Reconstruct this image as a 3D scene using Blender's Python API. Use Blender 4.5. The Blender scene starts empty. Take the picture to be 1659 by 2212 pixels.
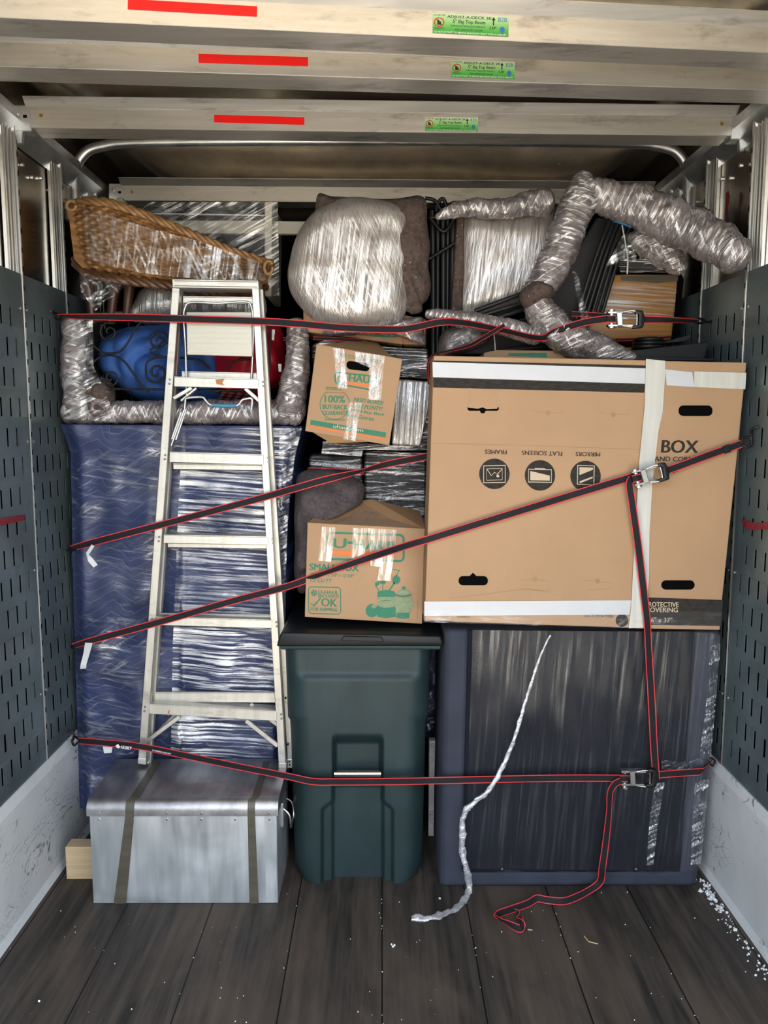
import bpy, bmesh, math, random
from mathutils import Vector, Matrix, noise
random.seed(7)
SC = bpy.context.scene
COL = SC.collection

# ------------------------------------------------------------------ camera, sky, sun, exposure
FPX, CAM_H, PITCH, YAW = 1690.0, 1.67, math.radians(6.615), math.atan(4.5/1690)
cam_data = bpy.data.cameras.new('camera'); cam = bpy.data.objects.new('camera', cam_data); COL.objects.link(cam)
cam_data.sensor_fit = 'HORIZONTAL'; cam_data.sensor_width = 36.0; cam_data.lens = FPX/1659*36.0
cam_data.clip_start = 0.05; cam_data.clip_end = 400
cam.location = (0, 0, CAM_H); cam.rotation_euler = (math.pi/2-PITCH, 0, -YAW)
SC.camera = cam
CM = Matrix.Translation((0, 0, CAM_H)) @ cam.rotation_euler.to_matrix().to_4x4()
CR = CM.to_3x3(); CO = Vector((0, 0, CAM_H))

SC.view_settings.view_transform = 'Standard'; SC.view_settings.look = 'None'
SC.view_settings.gamma = 1.0; SC.view_settings.use_curve_mapping = False
SC.view_settings.exposure = 1.2
SC.cycles.use_denoising = True
SC.cycles.max_bounces = 10; SC.cycles.diffuse_bounces = 5; SC.cycles.glossy_bounces = 5
SC.cycles.transparent_max_bounces = 16; SC.cycles.sample_clamp_indirect = 6.0
SC.cycles.caustics_reflective = False; SC.cycles.caustics_refractive = False

w = bpy.data.worlds.new('sky'); SC.world = w; w.use_nodes = True
wn = w.node_tree; wn.nodes.clear()
wo = wn.nodes.new('ShaderNodeOutputWorld'); wb = wn.nodes.new('ShaderNodeBackground'); ws = wn.nodes.new('ShaderNodeTexSky')
ws.sky_type = 'NISHITA'; ws.sun_disc = False; ws.sun_elevation = math.radians(52); ws.sun_rotation = math.radians(60)
ws.air_density = 1.0; ws.dust_density = 3.0; ws.ozone_density = 1.0
wb.inputs['Strength'].default_value = 0.62
hs = wn.nodes.new('ShaderNodeHueSaturation'); hs.inputs['Saturation'].default_value = 0.42
wn.links.new(ws.outputs[0], hs.inputs['Color']); wn.links.new(hs.outputs[0], wb.inputs[0]); wn.links.new(wb.outputs[0], wo.inputs[0])
sd = bpy.data.lights.new('sun', 'SUN'); so = bpy.data.objects.new('sun', sd); COL.objects.link(so)
sd.energy = 4.3; sd.color = (1.0, 0.93, 0.82); sd.angle = math.radians(0.6)
so.rotation_euler = (math.radians(-22), math.radians(38), 0)   # high sun from the front of the truck: lands on the ground behind, never inside
so.location = (3, 3, 8)

# ------------------------------------------------------------------ pixel -> world helpers
def ray(px, py):
    return (CR @ Vector(((px-829.5)/FPX, -(py-1106)/FPX, -1.0)))
def P(px, py, Y):
    d = ray(px, py); return CO + d*(Y/d.y)
def PZ(px, py, Z):
    d = ray(px, py); return CO + d*((Z-CAM_H)/d.z)
def PX(px, py, X):
    d = ray(px, py); return CO + d*(X/d.x)
class Plane:
    def __init__(s, p0, n): s.p = Vector(p0); s.n = Vector(n).normalized()
    def at(s, px, py, eps=0.0008):
        d = ray(px, py); t = (s.p-CO).dot(s.n)/d.dot(s.n); return CO + d*t + s.n*eps
def YP(Y): return Plane((0, Y, 0), (0, -1, 0))
def lerp(a, b, t): return a+(b-a)*t
def piece(tab, x):
    if x <= tab[0][0]: return tab[0][1]
    for (x0, v0), (x1, v1) in zip(tab, tab[1:]):
        if x <= x1: return lerp(v0, v1, (x-x0)/(x1-x0))
    return tab[-1][1]
def sstep(a, b, x):
    t = max(0.0, min(1.0, (x-a)/(b-a))); return t*t*(3-2*t)
def nz(p, s, seed=0.0): return noise.noise(Vector((p[0]*s+seed, p[1]*s+seed*1.7, p[2]*s-seed)))
def crom(pts, per=8):
    pts = [Vector(p) for p in pts]; out = []
    n = len(pts)
    for i in range(n-1):
        p0 = pts[max(i-1, 0)]; p1 = pts[i]; p2 = pts[i+1]; p3 = pts[min(i+2, n-1)]
        for k in range(per):
            t = k/per
            out.append(0.5*((2*p1)+(p2-p0)*t+(2*p0-5*p1+4*p2-p3)*t*t+(3*p1-p0-3*p2+p3)*t**3))
    out.append(pts[-1]); return out

# ------------------------------------------------------------------ objects
def thing(name, label, cat, loc, group=None, kind=None):
    o = bpy.data.objects.new(name, None); COL.objects.link(o); o.empty_display_size = 0.05
    o.location = loc; tag(o, label, cat, group, kind); return o
def tag(o, label=None, cat=None, group=None, kind=None):
    if label: o['label'] = label
    if cat: o['category'] = cat
    if group: o['group'] = group
    if kind: o['kind'] = kind
    return o
def wloc(o):
    v = Vector((0, 0, 0))
    while o is not None: v = v + o.location; o = o.parent
    return v
def obj(name, bm, mats, parent=None, smooth=None, loc=None, label=None, sub=0, solid=0.0):
    """links a world-coordinate bmesh as ONE mesh object; smooth = crease angle in degrees"""
    bm.normal_update()
    base = wloc(parent) if parent is not None else Vector((0, 0, 0))
    if loc is None:
        if parent is None: loc = Vector((0, 0, 0))
        else:
            c = Vector((0, 0, 0))
            for v in bm.verts: c += v.co
            loc = c/max(1, len(bm.verts))
    bmesh.ops.translate(bm, verts=bm.verts, vec=-Vector(loc))
    me = bpy.data.meshes.new(name); bm.to_mesh(me); bm.free()
    for m in (mats if isinstance(mats, (list, tuple)) else [mats]): me.materials.append(m)
    if smooth is not None:
        for p in me.polygons: p.use_smooth = True
        me.set_sharp_from_angle(angle=math.radians(smooth))
    o = bpy.data.objects.new(name, me); COL.objects.link(o)
    o.parent = parent; o.location = Vector(loc)-base
    if label: o['label'] = label
    if solid:
        md = o.modifiers.new('solid', 'SOLIDIFY'); md.thickness = solid; md.offset = -1
    if sub:
        md = o.modifiers.new('sub', 'SUBSURF'); md.levels = sub; md.render_levels = sub
    return o
def struct(name, bm, mats, parent=None, smooth=None, **k):
    o = obj(name, bm, mats, parent, smooth, **k)
    if parent is None: o['kind'] = 'structure'
    return o
def NB(): return bmesh.new()
def add_hexa(bm, c8):
    """c8 = 4 bottom + 4 top corners, same winding"""
    v = [bm.verts.new(c) for c in c8]; fs = []
    for q in ((3, 2, 1, 0), (4, 5, 6, 7), (0, 1, 5, 4), (1, 2, 6, 5), (2, 3, 7, 6), (3, 0, 4, 7)):
        fs.append(bm.faces.new([v[i] for i in q]))
    return v, fs
def add_box(bm, lo, hi, bev=0.0, seg=2):
    x0, y0, z0 = lo; x1, y1, z1 = hi
    v, fs = add_hexa(bm, [(x0, y0, z0), (x1, y0, z0), (x1, y1, z0), (x0, y1, z0), (x0, y0, z1), (x1, y0, z1), (x1, y1, z1), (x0, y1, z1)])
    if bev: bmesh.ops.bevel(bm, geom=list({e for f in fs for e in f.edges}), offset=bev, segments=seg, affect='EDGES', profile=0.5)
def add_prism(bm, pts, depth_vec, bev=0.0, seg=2):
    """polygon pts (seen counter-clockwise or not) extruded by a vector"""
    d = Vector(depth_vec)
    a = [bm.verts.new(Vector(p)) for p in pts]; b = [bm.verts.new(Vector(p)+d) for p in pts]
    n = len(a); fs = [bm.faces.new(a), bm.faces.new(list(reversed(b)))]
    for i in range(n): fs.append(bm.faces.new([a[(i+1) % n], a[i], b[i], b[(i+1) % n]]))
    bmesh.ops.recalc_face_normals(bm, faces=fs)
    if bev: bmesh.ops.bevel(bm, geom=list({e for f in fs for e in f.edges}), offset=bev, segments=seg, affect='EDGES', profile=0.5)
    return fs
def prism_px(bm, pts, Y, depth, bev=0.0, seg=2):
    return add_prism(bm, [P(x, y, Y) for x, y in pts], (0, depth, 0), bev, seg)
def add_tube(bm, pts, r, n=10, bump=0.0, bscale=20.0, seed=0.0, ridge=0.0, flat=1.0):
    """closed tube along world points; r number or list; bump = relative lumpiness"""
    pts = [Vector(p) for p in pts]; m = len(pts)
    rs = r if isinstance(r, (list, tuple)) else [r]*m
    rings = []; ref = None
    for i, p in enumerate(pts):
        t = (pts[min(i+1, m-1)]-pts[max(i-1, 0)]).normalized()
        if ref is None:
            ref = Vector((0, -1, 0)) if abs(t.y) < 0.9 else Vector((0, 0, 1))
        u = (ref-t*ref.dot(t)).normalized(); ref = u; v = t.cross(u)
        ring = []
        for k in range(n):
            a = 2*math.pi*k/n; rr = rs[i]
            dirv = u*math.cos(a)*flat+v*math.sin(a)
            q = p+dirv*rr
            if bump:
                f = 1+bump*nz(q, bscale, seed)+bump*0.55*nz(q, bscale*2.7, seed+3)+bump*0.35*nz(q, bscale*6.5, seed+8)
                if ridge: f += ridge*(1-abs(2*((i*0.31+a/6.283*2+nz(q, 6, seed)) % 1)-1))
                q = p+dirv*rr*f
            ring.append(bm.verts.new(q))
        rings.append(ring)
    for a, b in zip(rings, rings[1:]):
        for k in range(n): bm.faces.new([a[k], a[(k+1) % n], b[(k+1) % n], b[k]])
    bm.faces.new(list(reversed(rings[0]))); bm.faces.new(rings[-1])
def tube_px(bm, pts, r, n=10, smooth=True, per=8, **k):
    """pts = (px, py, Y) ; r metres"""
    wp = [P(x, y, Y) for x, y, Y in pts]
    if smooth and len(wp) > 2: wp = crom(wp, per)
    add_tube(bm, wp, r, n, **k)
def pad_px(bm, pts, n=44, per=16, bump=0.16, bscale=16.0, seed=0.0, ridge=0.05, **k):
    bump *= 1.25
    """lumpy padded limb; pts = (px, py, Y, radius in px); ends rounded"""
    wp = [P(x, y, Y) for x, y, Y, r in pts]
    rw = [r*(CM.inverted() @ p).z*-1/FPX for p, (x, y, Y, r) in zip(wp, pts)]
    c4 = crom([Vector((p.x, p.y, p.z)) for p in wp], per); rr = crom([Vector((r, 0, 0)) for r in rw], per)
    rs = [v.x for v in rr]
    # round the two ends
    def cap(p, d, r): return [(p+d*r*math.sin(a)*0.7, r*math.cos(a)) for a in (0.45, 0.85, 1.15, 1.4)]
    d0 = (c4[0]-c4[1]).normalized(); d1 = (c4[-1]-c4[-2]).normalized()
    s = list(reversed(cap(c4[0], d0, rs[0]))); e = cap(c4[-1], d1, rs[-1])
    add_tube(bm, [q for q, _ in s]+c4+[q for q, _ in e], [max(0.002, r) for _, r in s]+rs+[max(0.002, r) for _, r in e], n, bump=bump, bscale=bscale, seed=seed, ridge=ridge, **k)
def add_cyl(bm, p0, p1, r, n=16): add_tube(bm, [p0, p1], r, n)
def pillow(bm, outline, Y0, thick, bulge, amp=0.0, ns=8.0, seed=0.0, rings=14, dens=6, power=2.2, smoothed=True, folds=None):
    """soft closed body traced by a star-shaped outline (px) whose middle bulges towards the viewer"""
    w2 = [P(x, y, Y0) for x, y in outline]
    if smoothed:
        lp = w2[-2:]+w2+w2[:3]; c = crom(lp, dens); lo = c[2*dens:2*dens+len(w2)*dens]
    else:
        lo = []
        for i in range(len(w2)):
            for k in range(dens): lo.append(w2[i].lerp(w2[(i+1) % len(w2)], k/dens))
    n = len(lo); c = Vector((0, 0, 0))
    for p in lo: c += p
    c /= n; fr = []
    for k in range(rings+1):
        t = 1-k/rings; row = []
        for i, p in enumerate(lo):
            q = c+(p-c)*max(t, 0.02)
            dy = -bulge*(1-t**power)
            q = Vector((q.x, Y0+thick*0.5*t**6+dy, q.z))
            if amp: q.y += amp*nz(q, ns, seed)*min(1, 3*(1-t)+0.25)+amp*0.4*nz(q, ns*2.6, seed+5)*min(1, 3*(1-t)+0.25)
            if folds: q.y += folds(q)*min(1, 3*(1-t))
            row.append(bm.verts.new(q))
        fr.append(row)
    bk = []
    for k, (t, y) in enumerate(((1.0, 0.75), (0.93, 0.95), (0.8, 1.0))):
        bk.append([bm.verts.new(Vector((lerp(c.x, p.x, t), Y0+thick*y, lerp(c.z, p.z, t)))) for p in lo])
    seq = list(reversed(bk))+fr
    for a, b in zip(seq, seq[1:]):
        for i in range(n): bm.faces.new([a[i], a[(i+1) % n], b[(i+1) % n], b[i]])
    bm.faces.new(seq[-1]); bm.faces.new(list(reversed(seq[0])))
    bmesh.ops.recalc_face_normals(bm, faces=bm.faces)
def field(bm, left, right, top, bot, Yf, nx, ny, back=None):
    """front surface as a grid; left/right = [(py,px)], top/bot = [(u,py)], Yf(px,py,u,t); closed back to plane y=back"""
    g = []
    for j in range(ny+1):
        t = j/ny; row = []
        for i in range(nx+1):
            u = i/nx; py = lerp(piece(top, u), piece(bot, u), t)
            px = lerp(piece(left, py), piece(right, py), u)
            row.append(bm.verts.new(P(px, py, Yf(px, py, u, t))))
        g.append(row)
    for j in range(ny):
        for i in range(nx): bm.faces.new([g[j][i], g[j+1][i], g[j+1][i+1], g[j][i+1]])
    if back is not None:
        ring = [g[0][i] for i in range(nx+1)]+[g[j][nx] for j in range(1, ny+1)]+[g[ny][i] for i in range(nx-1, -1, -1)]+[g[j][0] for j in range(ny-1, 0, -1)]
        br = [bm.verts.new((v.co.x, back, v.co.z)) for v in ring]
        n = len(ring)
        for i in range(n): bm.faces.new([ring[i], ring[(i+1) % n], br[(i+1) % n], br[i]])
        bm.faces.new(list(reversed(br)))
    bmesh.ops.recalc_face_normals(bm, faces=bm.faces)
    if back is None:
        bm.normal_update()
        if bm.faces and sum(f.normal.y for f in bm.faces) > 0: bmesh.ops.reverse_faces(bm, faces=bm.faces)

# flat printed marks, tape, lettering on a plane
_dk = [0]
def decal(bm, pl, pts, eps=0.0008, mi=0):
    _dk[0] = (_dk[0]+1) % 9; eps += _dk[0]*6e-5
    f = bm.faces.new([bm.verts.new(pl.at(x, y, eps)) for x, y in pts]); f.normal_update()
    if f.normal.dot(pl.n) < 0: f.normal_flip()
    f.material_index = mi; return f
def stroke(bm, pl, pts, wpx, closed=False, eps=0.0008):
    n = len(pts); L = []; R = []
    for i in range(n):
        a = Vector(pts[(i-1) % n] if closed or i > 0 else pts[0]); b = Vector(pts[(i+1) % n] if closed or i < n-1 else pts[-1])
        t = (b-a).normalized(); nn = Vector((-t.y, t.x))*wpx/2
        p = Vector(pts[i]); L.append(p+nn); R.append(p-nn)
    lv = [bm.verts.new(pl.at(p.x, p.y, eps)) for p in L]; rv = [bm.verts.new(pl.at(p.x, p.y, eps)) for p in R]
    for i in range(n if closed else n-1):
        j = (i+1) % n; f = bm.faces.new([lv[i], lv[j], rv[j], rv[i]]); f.normal_update()
        if f.normal.dot(pl.n) < 0: f.normal_flip()
def circ(cx, cy, r, n=28, ry=None): return [(cx+r*math.cos(2*math.pi*k/n), cy+(ry or r)*math.sin(2*math.pi*k/n)) for k in range(n)]
def rrect(x0, y0, x1, y1, r, n=5, shear=(0, 0)):
    out = []
    for cx, cy, a0 in ((x1-r, y0+r, -90), (x1-r, y1-r, 0), (x0+r, y1-r, 90), (x0+r, y0+r, 180)):
        for k in range(n+1):
            a = math.radians(a0+90*k/n); out.append((cx+r*math.cos(a), cy+r*math.sin(a)))
    mx, my = (x0+x1)/2, (y0+y1)/2
    return [(x+(y-my)*shear[0], y+(x-mx)*shear[1]) for x, y in out]
_tcache = {}
def glyphs(body, bold, shear):
    k = (body, bold, shear)
    if k not in _tcache:
        cu = bpy.data.curves.new('lettering', 'FONT'); cu.body = body; cu.offset = bold; cu.shear = shear; cu.resolution_u = 3
        o = bpy.data.objects.new('lettering', cu); COL.objects.link(o)
        dg = bpy.context.evaluated_depsgraph_get(); dg.update()
        me = bpy.data.meshes.new_from_object(o.evaluated_get(dg))
        vs = [Vector(v.co) for v in me.vertices]; fs = [tuple(p.vertices) for p in me.polygons]
        bpy.data.objects.remove(o); bpy.data.curves.remove(cu); bpy.data.meshes.remove(me)
        _tcache[k] = (vs, fs)
    return _tcache[k]
def letter(bm, pl, body, bl, br, hpx, bold=0.018, shear=0.0, eps=0.0011):
    """text fitted between two baseline pixels with a cap height in px"""
    vs, fs = glyphs(body, 0.0, shear)
    if not vs: return
    x0 = min(v.x for v in vs); x1 = max(v.x for v in vs); y0 = min(v.y for v in vs); y1 = max(v.y for v in vs)
    A = Vector(bl); B = Vector(br); d = B-A; up = Vector((d.y, -d.x)).normalized()*hpx
    du = d.normalized()*hpx*bold*0.8
    for k, off in enumerate((Vector((0, 0)), du, -du) if bold > 0.008 else (Vector((0, 0)),)):
        nv = []
        for v in vs:
            q = A+off+d*((v.x-x0)/(x1-x0))+up*((v.y-y0)/(y1-y0)); nv.append(bm.verts.new(pl.at(q.x, q.y, eps+k*8e-5)))
        for f in fs:
            try:
                ff = bm.faces.new([nv[i] for i in f]); ff.normal_update()
                if ff.normal.dot(pl.n) < 0: ff.normal_flip()
            except ValueError: pass
# ------------------------------------------------------------------ procedural materials
def mat(name):
    m = bpy.data.materials.new(name); m.use_nodes = True; nt = m.node_tree; nt.nodes.clear()
    out = nt.nodes.new('ShaderNodeOutputMaterial'); b = nt.nodes.new('ShaderNodeBsdfPrincipled')
    nt.links.new(b.outputs[0], out.inputs[0]); return m, nt, b, out
def N(nt, t, **k):
    n = nt.nodes.new('ShaderNode'+t)
    for a, v in k.items():
        if a in n.bl_rna.properties: setattr(n, a, v)
        else: n.inputs[a.replace('_', ' ')].default_value = v
    return n
def coords(nt, scale=(1, 1, 1), rot=(0, 0, 0), kind='Object'):
    tc = N(nt, 'TexCoord'); mp = N(nt, 'Mapping'); mp.inputs['Scale'].default_value = scale
    mp.inputs['Rotation'].default_value = [math.radians(a) for a in rot]
    nt.links.new(tc.outputs[kind], mp.inputs['Vector']); return mp.outputs[0]
def tnoise(nt, vec, scale=1.0, detail=4.0, rough=0.55, dist=0.0):
    n = N(nt, 'TexNoise'); n.inputs['Scale'].default_value = scale; n.inputs['Detail'].default_value = detail
    n.inputs['Roughness'].default_value = rough; n.inputs['Distortion'].default_value = dist
    nt.links.new(vec, n.inputs['Vector']); return n.outputs['Fac']
def ramp(nt, fac, stops):
    r = N(nt, 'ValToRGB'); e = r.color_ramp.elements
    while len(e) < len(stops): e.new(0.5)
    for el, (p, c) in zip(e, stops):
        el.position = p; el.color = (c, c, c, 1) if not isinstance(c, (tuple, list)) else (*c, 1)
    nt.links.new(fac, r.inputs[0]); return r.outputs[0]
def mixc(nt, fac, a, b):
    m = N(nt, 'Mix'); m.data_type = 'RGBA'
    for s, v in ((0, fac), (6, a), (7, b)):
        if hasattr(v, 'links') or hasattr(v, 'is_linked'): nt.links.new(v, m.inputs[s])
        else: m.inputs[s].default_value = (*v, 1) if isinstance(v, (tuple, list)) else v
    return m.outputs[2]
def mth(nt, op, a, b=None, c=None, clamp=False):
    m = N(nt, 'Math'); m.operation = op; m.use_clamp = clamp
    for i, v in enumerate((a, b, c)):
        if v is None: continue
        if hasattr(v, 'is_linked'): nt.links.new(v, m.inputs[i])
        else: m.inputs[i].default_value = v
    return m.outputs[0]
def bumpn(nt, b, h, strength=0.3, dist=0.01):
    n = N(nt, 'Bump'); n.inputs['Strength'].default_value = strength; n.inputs['Distance'].default_value = dist
    nt.links.new(h, n.inputs['Height']); nt.links.new(n.outputs[0], b.inputs['Normal']); return n.outputs[0]
def plain(name, col, rough=0.5, metal=0.0, spec=0.5, var=0.12, vs=(6, 6, 6), bump=0.0, bs=60.0, bd=0.002):
    m, nt, b, o = mat(name)
    b.inputs['Roughness'].default_value = rough; b.inputs['Metallic'].default_value = metal; b.inputs['Specular IOR Level'].default_value = spec
    v = coords(nt, vs); f = tnoise(nt, v, 1.0, 5.0)
    nt.links.new(mixc(nt, ramp(nt, f, ((0.3, 0.0), (0.7, 1.0))), tuple(c*(1-var) for c in col), tuple(min(1, c*(1+var)) for c in col)), b.inputs['Base Color'])
    if bump:
        v2 = coords(nt); bumpn(nt, b, tnoise(nt, v2, bs, 4.0, 0.6), bump, bd)
    return m
def brushed(name, col, rough=0.35, metal=1.0, axis=(1.5, 60, 60), var=0.18, grime=0.35, gcol=(0.12, 0.11, 0.10), bump=0.08):
    m, nt, b, o = mat(name)
    b.inputs['Metallic'].default_value = metal
    f = tnoise(nt, coords(nt, axis), 1.0, 5.0, 0.6)
    c1 = mixc(nt, ramp(nt, f, ((0.3, 0.0), (0.7, 1.0))), tuple(c*(1-var) for c in col), tuple(min(1, c*(1+var)) for c in col))
    g = tnoise(nt, coords(nt, (4, 14, 14)), 1.0, 7.0, 0.7, 0.3)
    gm = ramp(nt, g, ((0.54, 0.0), (0.68, grime)))
    nt.links.new(mixc(nt, gm, c1, gcol), b.inputs['Base Color'])
    nt.links.new(mth(nt, 'MULTIPLY_ADD', f, 0.25, rough-0.1), b.inputs['Roughness'])
    if bump: bumpn(nt, b, f, bump, 0.002)
    return m
def polished(name, col, rough=0.16, wave=2.2, strength=0.5, dist=0.05, metal=1.0):
    m, nt, b, o = mat(name)
    b.inputs['Metallic'].default_value = 1.0
    b.inputs['Metallic'].default_value = metal
    f = tnoise(nt, coords(nt, (1.0, 1.6, 1.0)), wave, 0.5, 0.4, 0.4)
    g = tnoise(nt, coords(nt, (3, 3, 3)), 4.0, 6.0, 0.7)
    nt.links.new(mixc(nt, ramp(nt, g, ((0.4, 0.0), (0.7, 1.0))), col, tuple(c*0.75 for c in col)), b.inputs['Base Color'])
    nt.links.new(mth(nt, 'MULTIPLY_ADD', g, 0.12, rough-0.05), b.inputs['Roughness'])
    bumpn(nt, b, f, strength, dist); return m
def streaks(nt, rot, long_, cross, seed=0.0, lo=0.5, hi=0.66):
    """wrinkles of tight plastic film: long thin noise; rot turns them in the X-Z plane"""
    tc = N(nt, 'TexCoord'); m0 = N(nt, 'Mapping'); m0.inputs['Rotation'].default_value = (0, math.radians(rot), 0); m0.inputs['Location'].default_value = (seed, seed*0.3, seed*0.7)
    m1 = N(nt, 'Mapping'); m1.inputs['Scale'].default_value = (long_, (long_+cross)*0.25, cross)
    nt.links.new(tc.outputs['Object'], m0.inputs[0]); nt.links.new(m0.outputs[0], m1.inputs[0])
    f = tnoise(nt, m1.outputs[0], 1.0, 5.0, 0.6, 0.10)
    return f, ramp(nt, f, ((lo, 0.0), (hi, 1.0)))
def wrapped(name, col, film=(0.75, 0.74, 0.73), rot=0, long_=5.0, cross=110.0, amount=0.55, rough=0.22, bstr=0.7, bdist=0.012, patch=3.0, var=0.3, rot2=None, lo=0.5, hi=0.68, spec=0.9, seed=0.0, gl=0.35):
    """an opaque thing tightly wound in clear film: its own colour, whitish film creases with highlights painted in, glossy wrinkled skin"""
    m, nt, b, o = mat(name)
    f, s = streaks(nt, rot, long_, cross, seed, lo, hi)
    if rot2 is not None:
        f2, s2 = streaks(nt, rot2, long_*1.3, cross*0.8, seed+4, lo+0.03, hi+0.03)
        s = mth(nt, 'MAXIMUM', s, s2); f = mth(nt, 'ADD', mth(nt, 'MULTIPLY', f, 0.6), mth(nt, 'MULTIPLY', f2, 0.4))
    pn = ramp(nt, tnoise(nt, coords(nt), patch, 4.0), ((0.33, 0.4), (0.58, 1.0)))
    un = tnoise(nt, coords(nt), 14.0, 6.0, 0.65)
    base = mixc(nt, ramp(nt, un, ((0.3, 0.0), (0.7, 1.0))), tuple(c*(1-var) for c in col), tuple(min(1, c*(1+var)) for c in col))
    fac = mth(nt, 'MULTIPLY', mth(nt, 'MULTIPLY', s, pn), amount)
    nt.links.new(mixc(nt, fac, base, film), b.inputs['Base Color'])  # film whiteness and crease highlights mixed into the base colour
    b.inputs['Roughness'].default_value = 0.6; b.inputs['Specular IOR Level'].default_value = 0.3
    bn = bumpn(nt, b, f, bstr*0.6, bdist)
    gb = N(nt, 'BsdfGlossy'); gb.inputs['Roughness'].default_value = rough; gb.inputs['Color'].default_value = (0.95, 0.95, 0.95, 1)
    b2 = N(nt, 'Bump'); b2.inputs['Strength'].default_value = min(1.0, bstr); b2.inputs['Distance'].default_value = bdist
    nt.links.new(f, b2.inputs['Height']); nt.links.new(b2.outputs[0], gb.inputs['Normal'])
    mx = N(nt, 'MixShader'); nt.links.new(mth(nt, 'MULTIPLY_ADD', mth(nt, 'MULTIPLY', s, pn), gl, 0.06), mx.inputs[0])
    nt.links.new(b.outputs[0], mx.inputs[1]); nt.links.new(gb.outputs[0], mx.inputs[2]); nt.links.new(mx.outputs[0], o.inputs[0])
    return m
def filmed(name, rot=0, long_=4.0, cross=90.0, base=0.05, gain=0.6, rough=0.14, bstr=0.8, bdist=0.01, lo=0.5, hi=0.66, patch=3.0, plo=0.38, phi=0.62, seed=0.0, white=0.35, rot2=None):
    """clear stretch film: mostly see-through, shiny where it creases"""
    m, nt, b, o = mat(name); nt.nodes.remove(b)
    f, s = streaks(nt, rot, long_, cross, seed, lo, hi)
    if rot2 is not None:
        f2, s2 = streaks(nt, rot2, long_*1.4, cross*0.7, seed+4, lo+0.02, hi+0.02)
        s = mth(nt, 'MAXIMUM', s, s2)
    pn = ramp(nt, tnoise(nt, coords(nt), patch, 4.0, 0.6), ((plo, 0.08), (phi, 1.0)))
    gb = N(nt, 'BsdfGlossy'); gb.inputs['Roughness'].default_value = rough; gb.inputs['Color'].default_value = (1, 1, 1, 1)
    b2 = N(nt, 'Bump'); b2.inputs['Strength'].default_value = min(1.0, bstr); b2.inputs['Distance'].default_value = bdist
    nt.links.new(f, b2.inputs['Height']); nt.links.new(b2.outputs[0], gb.inputs['Normal'])
    df = N(nt, 'BsdfDiffuse'); df.inputs['Color'].default_value = (0.85, 0.86, 0.88, 1)
    m1 = N(nt, 'MixShader'); m1.inputs[0].default_value = white
    nt.links.new(gb.outputs[0], m1.inputs[1]); nt.links.new(df.outputs[0], m1.inputs[2])
    tr = N(nt, 'BsdfTransparent'); mx = N(nt, 'MixShader')
    nt.links.new(mth(nt, 'MULTIPLY_ADD', mth(nt, 'MULTIPLY', s, pn), gain, base, clamp=True), mx.inputs[0])
    nt.links.new(tr.outputs[0], mx.inputs[1]); nt.links.new(m1.outputs[0], mx.inputs[2]); nt.links.new(mx.outputs[0], o.inputs[0])
    return m
def floor_mat():
    m, nt, b, o = mat('dark_worn_planks')
    tc = N(nt, 'TexCoord'); sx = N(nt, 'SeparateXYZ'); nt.links.new(tc.outputs['Object'], sx.inputs[0])
    pl = mth(nt, 'DIVIDE', sx.outputs[0], 0.295); fl = mth(nt, 'FLOOR', pl); fr = mth(nt, 'FRACT', pl)
    seam = mth(nt, 'LESS_THAN', mth(nt, 'MINIMUM', fr, mth(nt, 'SUBTRACT', 1.0, fr)), 0.0075)
    # thin laminated strips inside each plank
    st = mth(nt, 'FLOOR', mth(nt, 'DIVIDE', sx.outputs[0], 0.0295))
    wn_ = N(nt, 'TexWhiteNoise'); wn_.noise_dimensions = '1D'; nt.links.new(st, wn_.inputs['W'])
    g = tnoise(nt, coords(nt, (34, 2.2, 1)), 1.0, 6.0, 0.6, 0.3)
    g2 = tnoise(nt, coords(nt, (3, 1.3, 1)), 1.0, 5.0, 0.6, 0.5)
    c = mixc(nt, ramp(nt, g, ((0.35, 0.0), (0.7, 1.0))), (0.024, 0.022, 0.019), (0.098, 0.080, 0.064))
    c = mixc(nt, mth(nt, 'MULTIPLY', wn_.outputs[0], 0.35), c, (0.030, 0.026, 0.022))
    c = mixc(nt, ramp(nt, g2, ((0.45, 0.0), (0.66, 0.6))), c, (0.145, 0.108, 0.078))
    sc = tnoise(nt, coords(nt, (90, 5, 1), (0, 0, 8)), 1.0, 4.0, 0.6)
    c = mixc(nt, ramp(nt, sc, ((0.7, 0.0), (0.78, 0.35))), c, (0.16, 0.15, 0.14))
    nt.links.new(mixc(nt, seam, c, (0.003, 0.003, 0.003)), b.inputs['Base Color'])
    nt.links.new(mth(nt, 'MULTIPLY_ADD', g2, 0.30, 0.46), b.inputs['Roughness']); b.inputs['Specular IOR Level'].default_value = 0.3
    bumpn(nt, b, mth(nt, 'SUBTRACT', mth(nt, 'MULTIPLY', g, 0.35), seam), 0.5, 0.003); return m
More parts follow.
